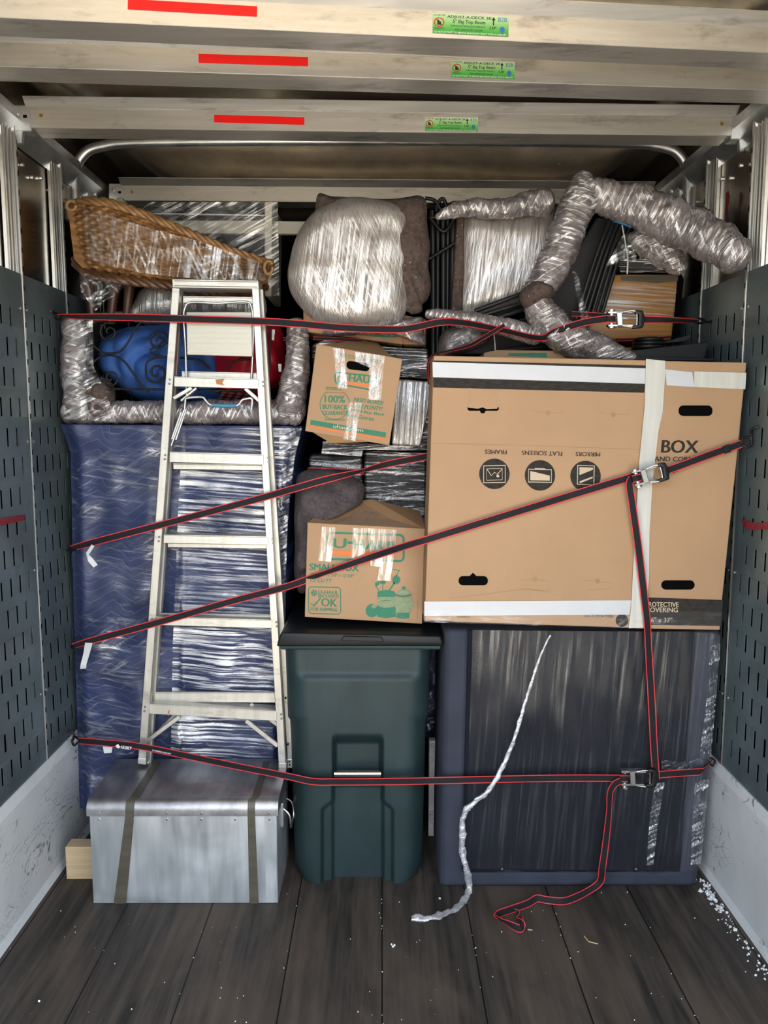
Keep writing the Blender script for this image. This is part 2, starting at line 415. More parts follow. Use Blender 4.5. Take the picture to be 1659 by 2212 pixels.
def kick_mat():
    m, nt, b, o = mat('scuffed_white_paint')
    c = mixc(nt, ramp(nt, tnoise(nt, coords(nt), 4.0, 5.0), ((0.3, 0.0), (0.7, 1.0))), (0.60, 0.62, 0.61), (0.74, 0.75, 0.74))
    area = ramp(nt, tnoise(nt, coords(nt, (1, 1.2, 2.0)), 3.0, 3.0, 0.6), ((0.48, 0.0), (0.58, 1.0)))
    ln = None
    for sc_, rx in ((1.3, 20), (1.7, -25), (2.2, 50)):
        n_ = tnoise(nt, coords(nt, (1, 1.0, 2.4), (rx, 0, 0)), sc_, 1.0, 0.4)
        l_ = mth(nt, 'LESS_THAN', mth(nt, 'ABSOLUTE', mth(nt, 'SUBTRACT', mth(nt, 'FRACT', mth(nt, 'MULTIPLY', n_, 22.0)), 0.5)), 0.035)
        brk = ramp(nt, tnoise(nt, coords(nt), 30.0*sc_, 3.0), ((0.46, 0.0), (0.56, 0.8)))
        l_ = mth(nt, 'MULTIPLY', l_, brk); ln = l_ if ln is None else mth(nt, 'MAXIMUM', ln, l_)
    c = mixc(nt, mth(nt, 'MULTIPLY', ln, area), c, (0.06, 0.06, 0.065))
    sc = ramp(nt, tnoise(nt, coords(nt, (1, 9, 34), (34, 0, 0)), 1.0, 5.0, 0.65), ((0.66, 0.0), (0.74, 0.7)))
    c = mixc(nt, sc, c, (0.10, 0.10, 0.105))
    nt.links.new(c, b.inputs['Base Color']); b.inputs['Roughness'].default_value = 0.42; return m
def cardboard(name, col=(0.40, 0.250, 0.140)):
    m, nt, b, o = mat(name)
    f = tnoise(nt, coords(nt, (3, 3, 3)), 1.0, 5.0, 0.6); fl = tnoise(nt, coords(nt, (1.5, 1, 130)), 1.0, 2.0)
    c = mixc(nt, ramp(nt, f, ((0.3, 0.0), (0.7, 1.0))), tuple(x*0.93 for x in col), tuple(x*1.06 for x in col))
    sp = ramp(nt, tnoise(nt, coords(nt), 420.0, 2.0), ((0.62, 0.0), (0.75, 0.25)))
    nt.links.new(mixc(nt, sp, c, tuple(x*0.7 for x in col)), b.inputs['Base Color'])
    b.inputs['Roughness'].default_value = 0.75; b.inputs['Specular IOR Level'].default_value = 0.25
    bumpn(nt, b, fl, 0.12, 0.0015); return m
def quilted():
    """navy moving blanket with pale zigzag stitching, seen through its wrapping"""
    m, nt, b, o = mat('navy_quilted_blanket')
    tc = N(nt, 'TexCoord'); sx = N(nt, 'SeparateXYZ'); nt.links.new(tc.outputs['Object'], sx.inputs[0])
    wob = tnoise(nt, coords(nt), 3.0, 3.0)
    zz = mth(nt, 'PINGPONG', mth(nt, 'ADD', sx.outputs[0], mth(nt, 'MULTIPLY', wob, 0.20)), 0.085)
    q = mth(nt, 'FRACT', mth(nt, 'DIVIDE', mth(nt, 'ADD', mth(nt, 'ADD', sx.outputs[2], mth(nt, 'MULTIPLY', zz, 0.5)), mth(nt, 'MULTIPLY', wob, 0.22)), 0.036))
    d = mth(nt, 'ABSOLUTE', mth(nt, 'SUBTRACT', q, 0.5)); line = mth(nt, 'LESS_THAN', d, 0.04)
    puff = mth(nt, 'SQRT', mth(nt, 'MULTIPLY', d, 2.0))
    n = tnoise(nt, coords(nt), 5.0, 5.0)
    c = mixc(nt, ramp(nt, n, ((0.3, 0.0), (0.7, 1.0))), (0.012, 0.021, 0.070), (0.022, 0.038, 0.125))
    nt.links.new(mixc(nt, mth(nt, 'MULTIPLY', line, 0.32), c, (0.14, 0.18, 0.30)), b.inputs['Base Color'])
    b.inputs['Roughness'].default_value = 0.55; b.inputs['Specular IOR Level'].default_value = 0.4
    bumpn(nt, b, puff, 0.2, 0.005); return m
def wicker():
    m, nt, b, o = mat('golden_wicker')
    n = tnoise(nt, coords(nt, (9, 9, 50), (0, 14, 0)), 1.0, 4.0); n2 = tnoise(nt, coords(nt), 4.0, 3.0)
    c = mixc(nt, ramp(nt, n, ((0.3, 0.0), (0.72, 1.0))), (0.16, 0.075, 0.026), (0.44, 0.25, 0.10))
    nt.links.new(mixc(nt, ramp(nt, n2, ((0.4, 0.0), (0.7, 0.5))), c, (0.20, 0.09, 0.03)), b.inputs['Base Color'])
    b.inputs['Roughness'].default_value = 0.4; return m
def wood(name, c0, c1, axis=(2, 2, 40), rough=0.4):
    m, nt, b, o = mat(name)
    n = tnoise(nt, coords(nt, axis), 1.0, 5.0, 0.6, 0.6)
    nt.links.new(mixc(nt, ramp(nt, n, ((0.3, 0.0), (0.7, 1.0))), c0, c1), b.inputs['Base Color']); b.inputs['Roughness'].default_value = rough; return m
def fuzzy(name, col, sc=70.0, bump=0.8, var=0.45, speck=None):
    m, nt, b, o = mat(name)
    n = tnoise(nt, coords(nt), sc, 6.0, 0.7); n2 = tnoise(nt, coords(nt), 9.0, 4.0)
    c = mixc(nt, ramp(nt, n, ((0.32, 0.0), (0.68, 1.0))), tuple(x*(1-var) for x in col), tuple(x*(1+var) for x in col))
    c = mixc(nt, ramp(nt, n2, ((0.35, 0.0), (0.75, 0.4))), c, tuple(x*1.5 for x in col))
    if speck:
        vo = N(nt, 'TexVoronoi'); vo.inputs['Scale'].default_value = 30.0; nt.links.new(coords(nt), vo.inputs[0])
        c = mixc(nt, ramp(nt, vo.outputs['Distance'], ((0.0, 0.8), (0.14, 0.0))), c, vo.outputs['Color'])
    nt.links.new(c, b.inputs['Base Color']); b.inputs['Roughness'].default_value = 0.95; b.inputs['Specular IOR Level'].default_value = 0.1
    bumpn(nt, b, n, bump, 0.01); return m
def gradient_label():
    m, nt, b, o = mat('green_sticker_print')
    tc = N(nt, 'TexCoord'); sx = N(nt, 'SeparateXYZ'); nt.links.new(tc.outputs['Generated'], sx.inputs[0])
    nt.links.new(ramp(nt, sx.outputs[2], ((0.0, (0.02, 0.26, 0.03)), (0.3, (0.09, 0.42, 0.07)), (0.75, (0.40, 0.66, 0.30)), (1.0, (0.62, 0.72, 0.52)))), b.inputs['Base Color'])
    b.inputs['Roughness'].default_value = 0.4; return m

M = {}
M['beam'] = brushed('mill_aluminium', (0.57, 0.55, 0.505), 0.40, 0.8, (1.2, 70, 70), 0.10, 0.6, (0.20, 0.18, 0.16), 0.05)
M['zinc'] = brushed('zinc_plated_steel', (0.55, 0.57, 0.58), 0.34, 0.9, (12, 12, 12), 0.2, 0.2)
M['roof'] = polished('polished_roof_sheet', (0.74, 0.65, 0.51), 0.24, 1.6, 0.25, 0.05, 0.82)
M['sheet'] = polished('polished_wall_sheet', (0.50, 0.47, 0.42), 0.22, 3.0, 0.35, 0.03)
M['post'] = brushed('extruded_aluminium', (0.66, 0.66, 0.64), 0.28, 0.95, (60, 60, 1.5), 0.16, 0.2, (0.2, 0.2, 0.2))
M['slot'] = brushed('dark_green_grey_steel', (0.17, 0.22, 0.23), 0.34, 0.5, (3, 3, 3), 0.28, 0.4, (0.06, 0.08, 0.085), 0.02)
M['void'] = plain('dark_gap', (0.004, 0.004, 0.004), 0.95, spec=0.0)  # near-black; paints shade into gaps and holes, also colours a few dark parts
M['floor'] = floor_mat(); M['kick'] = kick_mat()
M['ground'] = plain('pale_concrete', (0.50, 0.45, 0.37), 0.9, bump=0.2)
M['red_refl'] = plain('red_reflective_tape', (0.86, 0.008, 0.006), 0.35, var=0.03)
M['label'] = gradient_label()
M['ink'] = plain('black_ink', (0.012, 0.012, 0.012), 0.5); M['white_ink'] = plain('white_ink', (0.75, 0.78, 0.72), 0.5, var=0.03)
M['blue_ink'] = plain('blue_ink', (0.03, 0.16, 0.42), 0.5); M['red_ink'] = plain('red_ink', (0.55, 0.02, 0.02), 0.5)
M['red_spray'] = plain('red_spray_paint', (0.22, 0.02, 0.03), 0.6, var=0.4, vs=(60, 60, 60))
M['brass'] = plain('brass_screw', (0.45, 0.27, 0.08), 0.35, 0.9)
M['card'] = cardboard('cardboard'); M['card_dark'] = cardboard('cardboard_darker', (0.34, 0.20, 0.10))  # darker cardboard for flaps, one carton side, fold lines and finger holes
M['green'] = plain('green_print', (0.022, 0.175, 0.095), 0.65, var=0.1, vs=(30, 30, 30)); M['orange'] = plain('orange_print', (0.72, 0.17, 0.03), 0.65, var=0.06)
M['green_pale'] = plain('pale_green_print', (0.21, 0.26, 0.14), 0.65, var=0.15, vs=(90, 90, 90))
M['char'] = plain('charcoal_print', (0.032, 0.028, 0.024), 0.8, spec=0.15, var=0.35, vs=(40, 40, 160)); M['cream_ink'] = plain('cream_print', (0.50, 0.40, 0.28), 0.7, var=0.04)
M['white_tape'] = plain('white_packing_tape', (0.53, 0.54, 0.55), 0.35, var=0.05, bump=0.25, bs=9.0, bd=0.004)
M['cream_tape'] = plain('cream_packing_tape', (0.55, 0.535, 0.48), 0.35, var=0.12, vs=(40, 40, 3), bump=0.5, bs=14.0, bd=0.006)
M['clear_tape'] = filmed('clear_packing_tape', 84, 8.0, 60.0, 0.10, 0.42, 0.12, 1.0, 0.006, 0.46, 0.62, 9.0, 0.3, 0.6, 0.0, 0.25)
M['olive_tape'] = plain('olive_tape', (0.085, 0.078, 0.055), 0.35, var=0.2, vs=(4, 4, 30))
M['trunk'] = brushed('bare_sheet_metal', (0.62, 0.66, 0.69), 0.46, 0.75, (6, 6, 9), 0.14, 0.12, (0.30, 0.31, 0.32), 0.05)
def smeared():
    m, nt, b, o = mat('smeared_sheet_metal')
    b.inputs['Metallic'].default_value = 0.8
    big = tnoise(nt, coords(nt), 3.5, 3.0, 0.5, 0.8); a1 = tnoise(nt, coords(nt, (30, 4, 3), (0, 40, 0)), 1.0, 4.0, 0.6); a2 = tnoise(nt, coords(nt, (26, 4, 3), (0, -42, 0)), 1.0, 4.0, 0.6)
    f = mth(nt, 'ADD', mth(nt, 'MULTIPLY', big, 0.5), mth(nt, 'MULTIPLY', mth(nt, 'ADD', a1, a2), 0.25))
    nt.links.new(mixc(nt, ramp(nt, f, ((0.38, 0.0), (0.62, 1.0))), (0.46, 0.50, 0.52), (0.74, 0.77, 0.78)), b.inputs['Base Color'])
    nt.links.new(ramp(nt, f, ((0.35, 0.34), (0.65, 0.56))), b.inputs['Roughness'])
    bumpn(nt, b, big, 0.15, 0.02); return m
M['trunk'] = smeared()
M['trunk_lid'] = brushed('worn_sheet_metal', (0.36, 0.36, 0.37), 0.36, 0.9, (14, 4, 14), 0.3, 0.35, (0.12, 0.11, 0.11), 0.06)
M['can'] = plain('dark_green_plastic', (0.016, 0.033, 0.034), 0.48, spec=0.35, var=0.22, vs=(9, 9, 5), bump=0.12, bs=320.0, bd=0.001)
M['lid'] = plain('black_green_plastic', (0.006, 0.008, 0.009), 0.40, spec=0.3, var=0.2)
M['chrome'] = plain('bright_steel', (0.66, 0.66, 0.64), 0.22, 1.0, var=0.05)
M['ladder'] = brushed('worn_ladder_aluminium', (0.56, 0.54, 0.485), 0.42, 0.8, (30, 30, 3), 0.14, 0.6, (0.30, 0.26, 0.21), 0.06)
M['shelf'] = brushed('ribbed_cream_shelf', (0.60, 0.58, 0.50), 0.5, 0.2, (1.5, 1.5, 70), 0.06, 0.2, (0.4, 0.36, 0.28), 0.3)
M['grip'] = plain('blue_vinyl_grip', (0.06, 0.19, 0.30), 0.4)
M['quilt'] = quilted(); M['wicker'] = wicker()
M['dark_wicker'] = wood('dark_wicker', (0.05, 0.021, 0.009), (0.15, 0.068, 0.028), (30, 30, 6))
M['fur'] = fuzzy('grey_fleece', (0.085, 0.070, 0.072), 90.0, 0.6, 0.4); M['felt'] = fuzzy('recycled_felt_pad', (0.11, 0.080, 0.068), 60.0, 1.0, 0.5, True)
M['blue_bag'] = plain('blue_cotton', (0.030, 0.105, 0.36), 0.75, var=0.15, vs=(5, 5, 5)); M['red_bag'] = plain('red_cloth', (0.42, 0.006, 0.020), 0.55, var=0.3)
M['iron'] = plain('black_iron', (0.006, 0.006, 0.006), 0.45, spec=0.3, var=0.1); M['black'] = plain('black_plastic', (0.007, 0.007, 0.008), 0.4, spec=0.3, var=0.2)
M['mesh'] = brushed('black_mesh_fabric', (0.009, 0.009, 0.010), 0.6, 0.0, (150, 150, 150), 0.6, 0.0, (0, 0, 0), 0.5)
M['tube'] = plain('dark_grey_tube', (0.020, 0.021, 0.022), 0.36, 0.3, spec=0.35)
M['cream'] = plain('cream_painted_wood', (0.56, 0.53, 0.42), 0.45); M['white_board'] = wrapped('white_board_in_film', (0.60, 0.55, 0.52), (0.9, 0.9, 0.9), 0, 6, 120, 0.5)
M['amber'] = wood('amber_wood', (0.30, 0.125, 0.028), (0.48, 0.24, 0.065)); M['pine'] = wood('pale_pine', (0.52, 0.37, 0.20), (0.66, 0.50, 0.30), (3, 3, 60), 0.5)
M['mahog'] = wood('red_brown_wood', (0.030, 0.009, 0.005), (0.075, 0.023, 0.012), (30, 30, 3), 0.3)
M['sofa'] = plain('slate_upholstery', (0.040, 0.045, 0.062), 0.85, spec=0.2, var=0.12, vs=(9, 9, 9), bump=0.15, bs=420.0, bd=0.001)
M['dust'] = plain('black_dust_cover', (0.009, 0.010, 0.015), 0.8, spec=0.12, var=0.2, bump=0.06, bs=200.0, bd=0.001)
M['strap_b'] = plain('black_webbing', (0.017, 0.016, 0.018), 0.7, spec=0.15, var=0.15, bump=0.3, bs=500.0, bd=0.0006); M['strap_r'] = plain('red_webbing_edge', (0.62, 0.045, 0.05), 0.6, spec=0.2, var=0.1)
M['tagw'] = plain('white_tag_fabric', (0.66, 0.67, 0.68), 0.6)
M['rivet'] = plain('grey_rivet', (0.20, 0.195, 0.18), 0.45, 0.6)
M['foam'] = plain('white_foam', (0.75, 0.77, 0.76), 0.7); M['straw'] = plain('pale_straw', (0.55, 0.42, 0.22), 0.7)
PADC = (0.165, 0.135, 0.135)
M['pad'] = wrapped('pad_in_film', PADC, (0.74, 0.72, 0.70), 25, 8.0, 90.0, 0.45, 0.13, 1.0, 0.016, 7.0, 0.5, -55, 0.50, 0.60, gl=0.75)
M['pad_h'] = wrapped('pad_in_level_film', PADC, (0.74, 0.72, 0.70), -14, 6.0, 95.0, 0.45, 0.13, 1.0, 0.016, 7.0, 0.5, 26, 0.50, 0.60, gl=0.75)
M['pad_u'] = wrapped('pad_in_steep_film', PADC, (0.74, 0.72, 0.70), 66, 6.0, 95.0, 0.45, 0.13, 1.0, 0.016, 7.0, 0.5, 108, 0.50, 0.60, gl=0.75)
M['pad_v'] = wrapped('pad_in_upright_film', (0.21, 0.175, 0.165), (0.66, 0.63, 0.58), 86, 2.5, 120.0, 0.70, 0.16, 0.9, 0.010, 2.5, 0.3, 74, 0.44, 0.62, gl=0.55)
M['pad_disc'] = wrapped('round_pad_in_film', (0.23, 0.19, 0.175), (0.70, 0.67, 0.61), 82, 3.5, 120.0, 0.75, 0.16, 0.9, 0.010, 2.5, 0.35, 116, 0.43, 0.60, gl=0.55)
M['black_wrap'] = wrapped('black_tub_in_film', (0.012, 0.012, 0.014), (0.70, 0.72, 0.74), -3, 2.6, 75.0, 0.45, 0.12, 1.0, 0.02, 3.0, 0.3, 5, 0.52, 0.585, gl=0.9)
M['silver_wrap'] = wrapped('carton_in_film_upright', (0.20, 0.19, 0.18), (0.75, 0.74, 0.70), 86, 2.6, 110.0, 0.8, 0.14, 1.0, 0.012, 4.0, 0.4, None, 0.46, 0.56, gl=0.7)
M['film_h'] = filmed('stretch_film_level', -4, 1.8, 80.0, 0.02, 0.95, 0.08, 1.0, 0.010, 0.47, 0.60, 2.2, 0.38, 0.56, white=0.4)
M['film_h2'] = filmed('stretch_film_faint', -8, 5.0, 70.0, 0.03, 0.40, 0.12, 0.8, 0.008, 0.53, 0.68, 4.0, 0.44, 0.64, white=0.35, rot2=30)
M['film_v'] = filmed('stretch_film_upright', 86, 2.0, 80.0, 0.025, 0.17, 0.14, 0.6, 0.006, 0.50, 0.72, 3.0, 0.35, 0.65, white=0.3)
M['film_s'] = filmed('stretch_film_crossed', 80, 3.0, 100.0, 0.03, 0.52, 0.10, 0.8, 0.008, 0.48, 0.64, 5.0, 0.30, 0.58, white=0.35, rot2=115)
M['film_d'] = filmed('stretch_film_slanted', 28, 4.0, 80.0, 0.05, 0.75, 0.10, 0.8, 0.008, 0.48, 0.64, 4.0, 0.34, 0.60, white=0.35)
M['film_rope'] = filmed('twisted_stretch_film', 20, 14.0, 60.0, 0.25, 0.55, 0.12, 1.0, 0.008, 0.45, 0.6, 9.0, 0.3, 0.6, white=0.45)
# ================================================================== the trailer
def grid_sheet(bm, f, n, m):
    g = [[bm.verts.new(f(i/n, j/m)) for i in range(n+1)] for j in range(m+1)]
    for j in range(m):
        for i in range(n): bm.faces.new([g[j][i], g[j][i+1], g[j+1][i+1], g[j+1][i]])
Y_OPEN, Y_END, ROOF = 0.7, 6.6, 2.84
bm = NB(); add_box(bm, (-14, -30, -1.26), (14, 1.5, -1.2)); struct('ground', bm, M['ground'])
bm = NB(); add_box(bm, (-1.26, Y_OPEN, -0.06), (1.26, Y_END, 0.0)); struct('floor', bm, M['floor'], loc=Vector((0, 0, 0)))
bm = NB()
grid_sheet(bm, lambda u, v: (lerp(-1.26, 1.26, u), lerp(Y_OPEN, Y_END, v), ROOF+0.012-0.06*abs(math.sin((lerp(Y_OPEN, Y_END, v)-3.28)*math.pi/0.58))*sstep(0, 0.12, u)*sstep(0, 0.12, 1-u)-0.145*sstep(3.47, 3.80, lerp(Y_OPEN, Y_END, v))*(1-sstep(3.95, 4.4, lerp(Y_OPEN, Y_END, v)))*sstep(0.03, 0.2, u)*sstep(0.03, 0.2, 1-u)+0.010*noise.noise(Vector((u*4, v*12, 2)))), 60, 240)  # roof dip exaggerated in shape to reflect a bright band
struct('ceiling', bm, M['roof'], smooth=60, solid=0.004)
bm = NB(); add_box(bm, (-1.26, Y_END, -0.06), (1.26, Y_END+0.05, 2.9)); struct('wall_back', bm, M['void'])  # back wall coloured near-black to stand in for the unlit depth

def roof_bow(name, Y, z):
    bm = NB(); pts = [(-1.235, Y, z-0.30), (-1.232, Y, z-0.13), (-1.20, Y, z-0.05), (-1.12, Y, z-0.012), (-0.9, Y, z+0.004), (0, Y, z+0.010), (0.9, Y, z+0.004), (1.12, Y, z-0.012), (1.20, Y, z-0.05), (1.232, Y, z-0.13), (1.235, Y, z-0.30)]
    add_tube(bm, crom(pts, 8), 0.020, 12); struct(name, bm, M['zinc'], smooth=50)
roof_bow('trim_1', 3.28, 2.775); roof_bow('trim_2', 2.12, 2.80)

def side(s, nm, ys):
    X = s*1.247
    bm = NB(); grid_sheet(bm, lambda u, v: (X+0.006*noise.noise(Vector((u*9, v*4, s*3))), lerp(Y_OPEN, Y_END, u), lerp(-0.05, 2.86, v)), 60, 20)
    wall = struct('wall_'+nm, bm, M['sheet'], smooth=60, solid=0.004)
    bm = NB(); add_box(bm, (min(s*1.240, s*1.2435), 0.75, 0.42), (max(s*1.240, s*1.2435), 5.4, 2.12)); obj('dark_slot_backing', bm, M['void'], wall)  # added near-black sheet so the slots read as shaded holes
    for Y0 in ys:
        bm = NB()
        def bx(x0, x1, y0, y1, z0, z1, bev=0.002): add_box(bm, (min(s*x0, s*x1), y0, z0), (max(s*x0, s*x1), y1, z1), bev, 1)
        bx(1.243, 1.2285, Y0-0.078, Y0+0.004, 0.42, 2.70)
        for k in (0.0, 0.022, 0.044): bx(1.229, 1.2245, Y0-0.074+k, Y0-0.061+k, 2.02, 2.70)
        bx(1.229, 1.2165, Y0-0.010, Y0+0.004, 0.42, 2.70, 0.003)
        post = obj('track_post', bm, M['post'], wall)
        bm = NB()
        for k in range(34):
            z = 0.5+k*0.062; x0, x1 = s*1.2158, s*1.2166
            add_box(bm, (min(x0, x1), Y0-0.0055, z), (max(x0, x1), Y0-0.0005, z+0.018))
        obj('track_slots', bm, M['void'], post)
    zb, zt = 0.43, 2.165
    yl = [0.75]+list(ys)+[5.4]
    for a, b in zip(yl, yl[1:]):
        y0, y1 = a+0.008, b-0.014
        if y1 < 1.2: continue
        bm = NB(); x = s*1.2205
        def q(ya, yb, za, zc):
            if yb-ya > 1e-4 and zc-za > 1e-4: bm.faces.new([bm.verts.new(c) for c in ((x, ya, za), (x, yb, za), (x, yb, zc), (x, ya, zc))])
        n = int((zt-zb-0.10)/0.0985); z = zb+0.055; q(y0, y1, zb, z)
        for r in range(n):
            q(y0, y1, z, z+0.019); cur = y0
            yy = y0+0.034+(0.0325 if r % 2 else 0.0)
            while yy < y1-0.028:
                q(cur, yy-0.006, z+0.019, z+0.0795); cur = yy+0.006; yy += 0.065
            q(cur, y1, z+0.019, z+0.0795); q(y0, y1, z+0.0795, z+0.0985); z += 0.0985
        q(y0, y1, z, zt)
        bmesh.ops.remove_doubles(bm, verts=bm.verts, dist=1e-5)
        bmesh.ops.recalc_face_normals(bm, faces=bm.faces)
        if bm.faces and bm.faces[0].normal.x*s > 0: bmesh.ops.reverse_faces(bm, faces=bm.faces)
        obj('slotted_panel', bm, M['slot'], wall, solid=0.0012)
        bm = NB()
        for zz in (0.7, 1.15, 1.6, 2.05):
            for yy in (y0+0.012, y1-0.012): add_cyl(bm, (x, yy, zz), (x-s*0.003, yy, zz), 0.005, 8)
        obj('panel_rivet', bm, M['zinc'], wall, smooth=40)
    # ledge running along the wall under the roof, with bolts
    bm = NB(); add_prism(bm, [(s*1.243, 1.2, 2.60), (s*1.205, 1.2, 2.665), (s*1.205, 1.2, 2.70), (s*1.243, 1.2, 2.70)], (0, 3.6, 0)); rail = obj('roof_rail', bm, M['zinc'], wall)
    bm = NB()
    for k in range(24):
        y = 2.3+k*0.075; add_cyl(bm, (s*1.246, y, 2.53+0.02*(k % 2)), (s*1.236, y, 2.53+0.02*(k % 2)), 0.007, 8)
    obj('wall_bolt', bm, M['zinc'], wall, smooth=40)
    # scuffed kick plate
    bm = NB(); add_prism(bm, [(s*1.243, 0.75, 0.0), (s*1.195, 0.75, 0.0), (s*1.205, 0.75, 0.03), (s*1.205, 0.75, 0.41), (s*1.216, 0.75, 0.445), (s*1.243, 0.75, 0.445)], (0, 4.65, 0))
    struct('baseboard_'+nm, bm, M['kick'])
    return wall
LY = [1.235+0.375*k for k in range(10)]; RY = [1.19+0.375*k for k in range(10)]
wl = side(-1, 'left', LY); wr = side(1, 'right', RY)
def mark(wall, s, rows, mtl):
    bm = NB(); pl = Plane((s*1.2178, 0, 0), (-s, 0, 0))
    for r in rows: decal(bm, pl, r)
    obj('paint_mark', bm, mtl, wall)
mark(wl, -1, [[(-6, 1121), (22, 1117), (55, 1112), (56, 1123), (30, 1129), (-6, 1137)]], M['red_spray'])
mark(wr, 1, [[(1600, 1121), (1622, 1127), (1640, 1130), (1659, 1128), (1670, 1131), (1670, 1146), (1648, 1143), (1625, 1146), (1606, 1138)]], M['red_spray'])
mark(wr, 1, [[(1568, 418), (1574, 412), (1578, 424), (1573, 450), (1572, 496), (1566, 494), (1567, 452)]], M['red_spray'])

# ------------------------------------------------------------------ decking beams
def quad_at(q, u, v):
    (x0, y0), (x1, y1), (x2, y2), (x3, y3) = q   # TL TR BR BL
    tx, ty = lerp(x0, x1, u), lerp(y0, y1, u); bx_, by_ = lerp(x3, x2, u), lerp(y3, y2, u)
    return lerp(bx_, tx, v), lerp(by_, ty, v)
def beam(Yl, Yr, z, label, red=None, sticker=None, ends=(-1.168, 1.205)):
    """face bottom at height z; left end at depth Yl, right at Yr (both at |x| = 1.2)"""
    def yy(x): return Yl+(Yr-Yl)*(x+1.2)/2.4
    dirv = Vector((2.4, Yr-Yl, 0)).normalized(); back = Vector((-dirv.y, dirv.x, 0)); 
    if back.y < 0: back = -back
    a = Vector((ends[0], yy(ends[0]), z)); L = (Vector((ends[1], yy(ends[1]), z))-a)
    t = thing('decking_beam', label, 'beam', Vector((0, yy(0), z)), 'decking beams across the trailer roof', 'thing')
    bm = NB()
    prof = [(0.098, 0.0), (0.0, 0.0), (0.0, 0.064), (0.012, 0.066), (0.012, 0.092), (0.098, 0.092)]
    add_prism(bm, [a+back*p+Vector((0, 0, q)) for p, q in prof], L, 0.0015, 1)
    body = obj('beam_body', bm, M['beam'], t)
    bm = NB(); add_prism(bm, [a-dirv*0.012+back*p+Vector((0, 0, q)) for p, q in ((0.003, 0.062), (-0.026, 0.088), (-0.026, 0.0905), (0.004, 0.066))], L+dirv*0.024)
    obj('top_flange', bm, M['beam'], t)
    pl = Plane(a, -back)
    for e, sgn in ((a, -1), (a+L, 1)):
        bm = NB(); o = e-back*0.001
        hole = []
        p0 = o+dirv*sgn*-0.004
        pts = [p0+Vector((0, 0, -0.012)), p0+dirv*sgn*0.066+Vector((0, 0, -0.012)), p0+dirv*sgn*0.070+Vector((0, 0, 0.0)), p0+dirv*sgn*0.066+Vector((0, 0, 0.072)), p0+Vector((0, 0, 0.072))]
        add_prism(bm, pts, back*0.05, 0.003, 1)
        pts = [p0+dirv*sgn*0.03+Vector((0, 0, -0.01)), p0+dirv*sgn*0.058+Vector((0, 0, -0.01)), p0+dirv*sgn*0.05+Vector((0, 0, -0.05)), p0+dirv*sgn*0.036+Vector((0, 0, -0.05))]
        add_prism(bm, pts, back*0.02, 0.002, 1)
        br = obj('end_bracket', bm, M['zinc'], t)
        bm = NB(); c = p0+dirv*sgn*0.048+Vector((0, 0, 0.045)); add_cyl(bm, c, c-back*0.006, 0.007, 10)
        obj('bolt', bm, M['chrome'], br, smooth=40)
        bm = NB(); c = p0+dirv*sgn*0.02+Vector((0, 0, 0.035)); add_tube(bm, [c-dirv*0.006-back*0.0004, c+dirv*0.006-back*0.0004], 0.005, 10, flat=0.2)
        obj('slot_hole', bm, M['void'], br, smooth=40)
        bm = NB(); c = e-dirv*sgn*0.037+Vector((0, 0, 0.038)); add_cyl(bm, c+back*0.001, c-back*0.003, 0.0062, 12)
        obj('screw', bm, M['brass'], t, smooth=40, label='brass screw near the beam end')
    if red:
        bm = NB(); decal(bm, pl, red); obj('red_stripe', bm, M['red_refl'], t, label='red reflective stripe')
    if sticker:
        q = sticker
        bm = NB(); decal(bm, pl, q, 0.0006); st = obj('sticker', bm, M['label'], t, label='green and white warning sticker')
        def tx(bm, s, u0, u1, v0, v1, bold=0.02):
            b0 = quad_at(q, u0, v0); b1 = quad_at(q, u1, v0); tp = quad_at(q, u0, v1)
            letter(bm, pl, s, b0, b1, math.hypot(tp[0]-b0[0], tp[1]-b0[1]), bold)
        bm = NB()
        tx(bm, 'ADJUST-A-DECK 2K', 0.19, 0.775, 0.74, 0.92, 0.03); tx(bm, '5" Big Top Beam', 0.265, 0.69, 0.49, 0.72, 0.025)
        tx(bm, 'APPROVED NON-SLIP SURFACE', 0.23, 0.69, 0.365, 0.45, 0.02); tx(bm, 'P/N 2403W-BT-AADK', 0.295, 0.66, 0.175, 0.27, 0.02)
        tx(bm, 'UP', 0.75, 0.835, 0.31, 0.46, 0.035); tx(bm, 'DO NOT USE', 0.015, 0.165, 0.865, 0.94); tx(bm, 'FORKLIFT', 0.02, 0.15, 0.20, 0.285)
        decal(bm, pl, [quad_at(q, u, v) for u, v in ((0.79, 0.52), (0.806, 0.52), (0.806, 0.78), (0.79, 0.78))], 0.0011)
        decal(bm, pl, [quad_at(q, u, v) for u, v in ((0.77, 0.76), (0.827, 0.76), (0.798, 0.92))], 0.0011)
        decal(bm, pl, [quad_at(q, u, v) for u, v in ((0.06, 0.42), (0.11, 0.42), (0.11, 0.58), (0.09, 0.58), (0.085, 0.66), (0.06, 0.66))], 0.0011)
        obj('sticker_lettering', bm, M['ink'], st)
        bm = NB(); tx(bm, 'DO NOT ATTEMPT TO REMOVE BEAM FROM TRACK WITH A FORKLIFT', 0.015, 0.975, 0.03, 0.115); obj('white_lettering', bm, M['white_ink'], st)
        bm = NB(); tx(bm, 'B2B', 0.86, 0.975, 0.70, 0.92, 0.005)
        decal(bm, pl, [quad_at(q, 0.915+0.035*math.cos(a), 0.33+0.14*math.sin(a)) for a in [k*0.4 for k in range(16)]], 0.0011)
        decal(bm, pl, [quad_at(q, u, v) for u, v in ((0.905, 0.10), (0.925, 0.10), (0.93, 0.2), (0.90, 0.2))], 0.0011)
        obj('blue_lettering', bm, M['blue_ink'], st)
        bm = NB(); ww = q[1][0]-q[0][0]
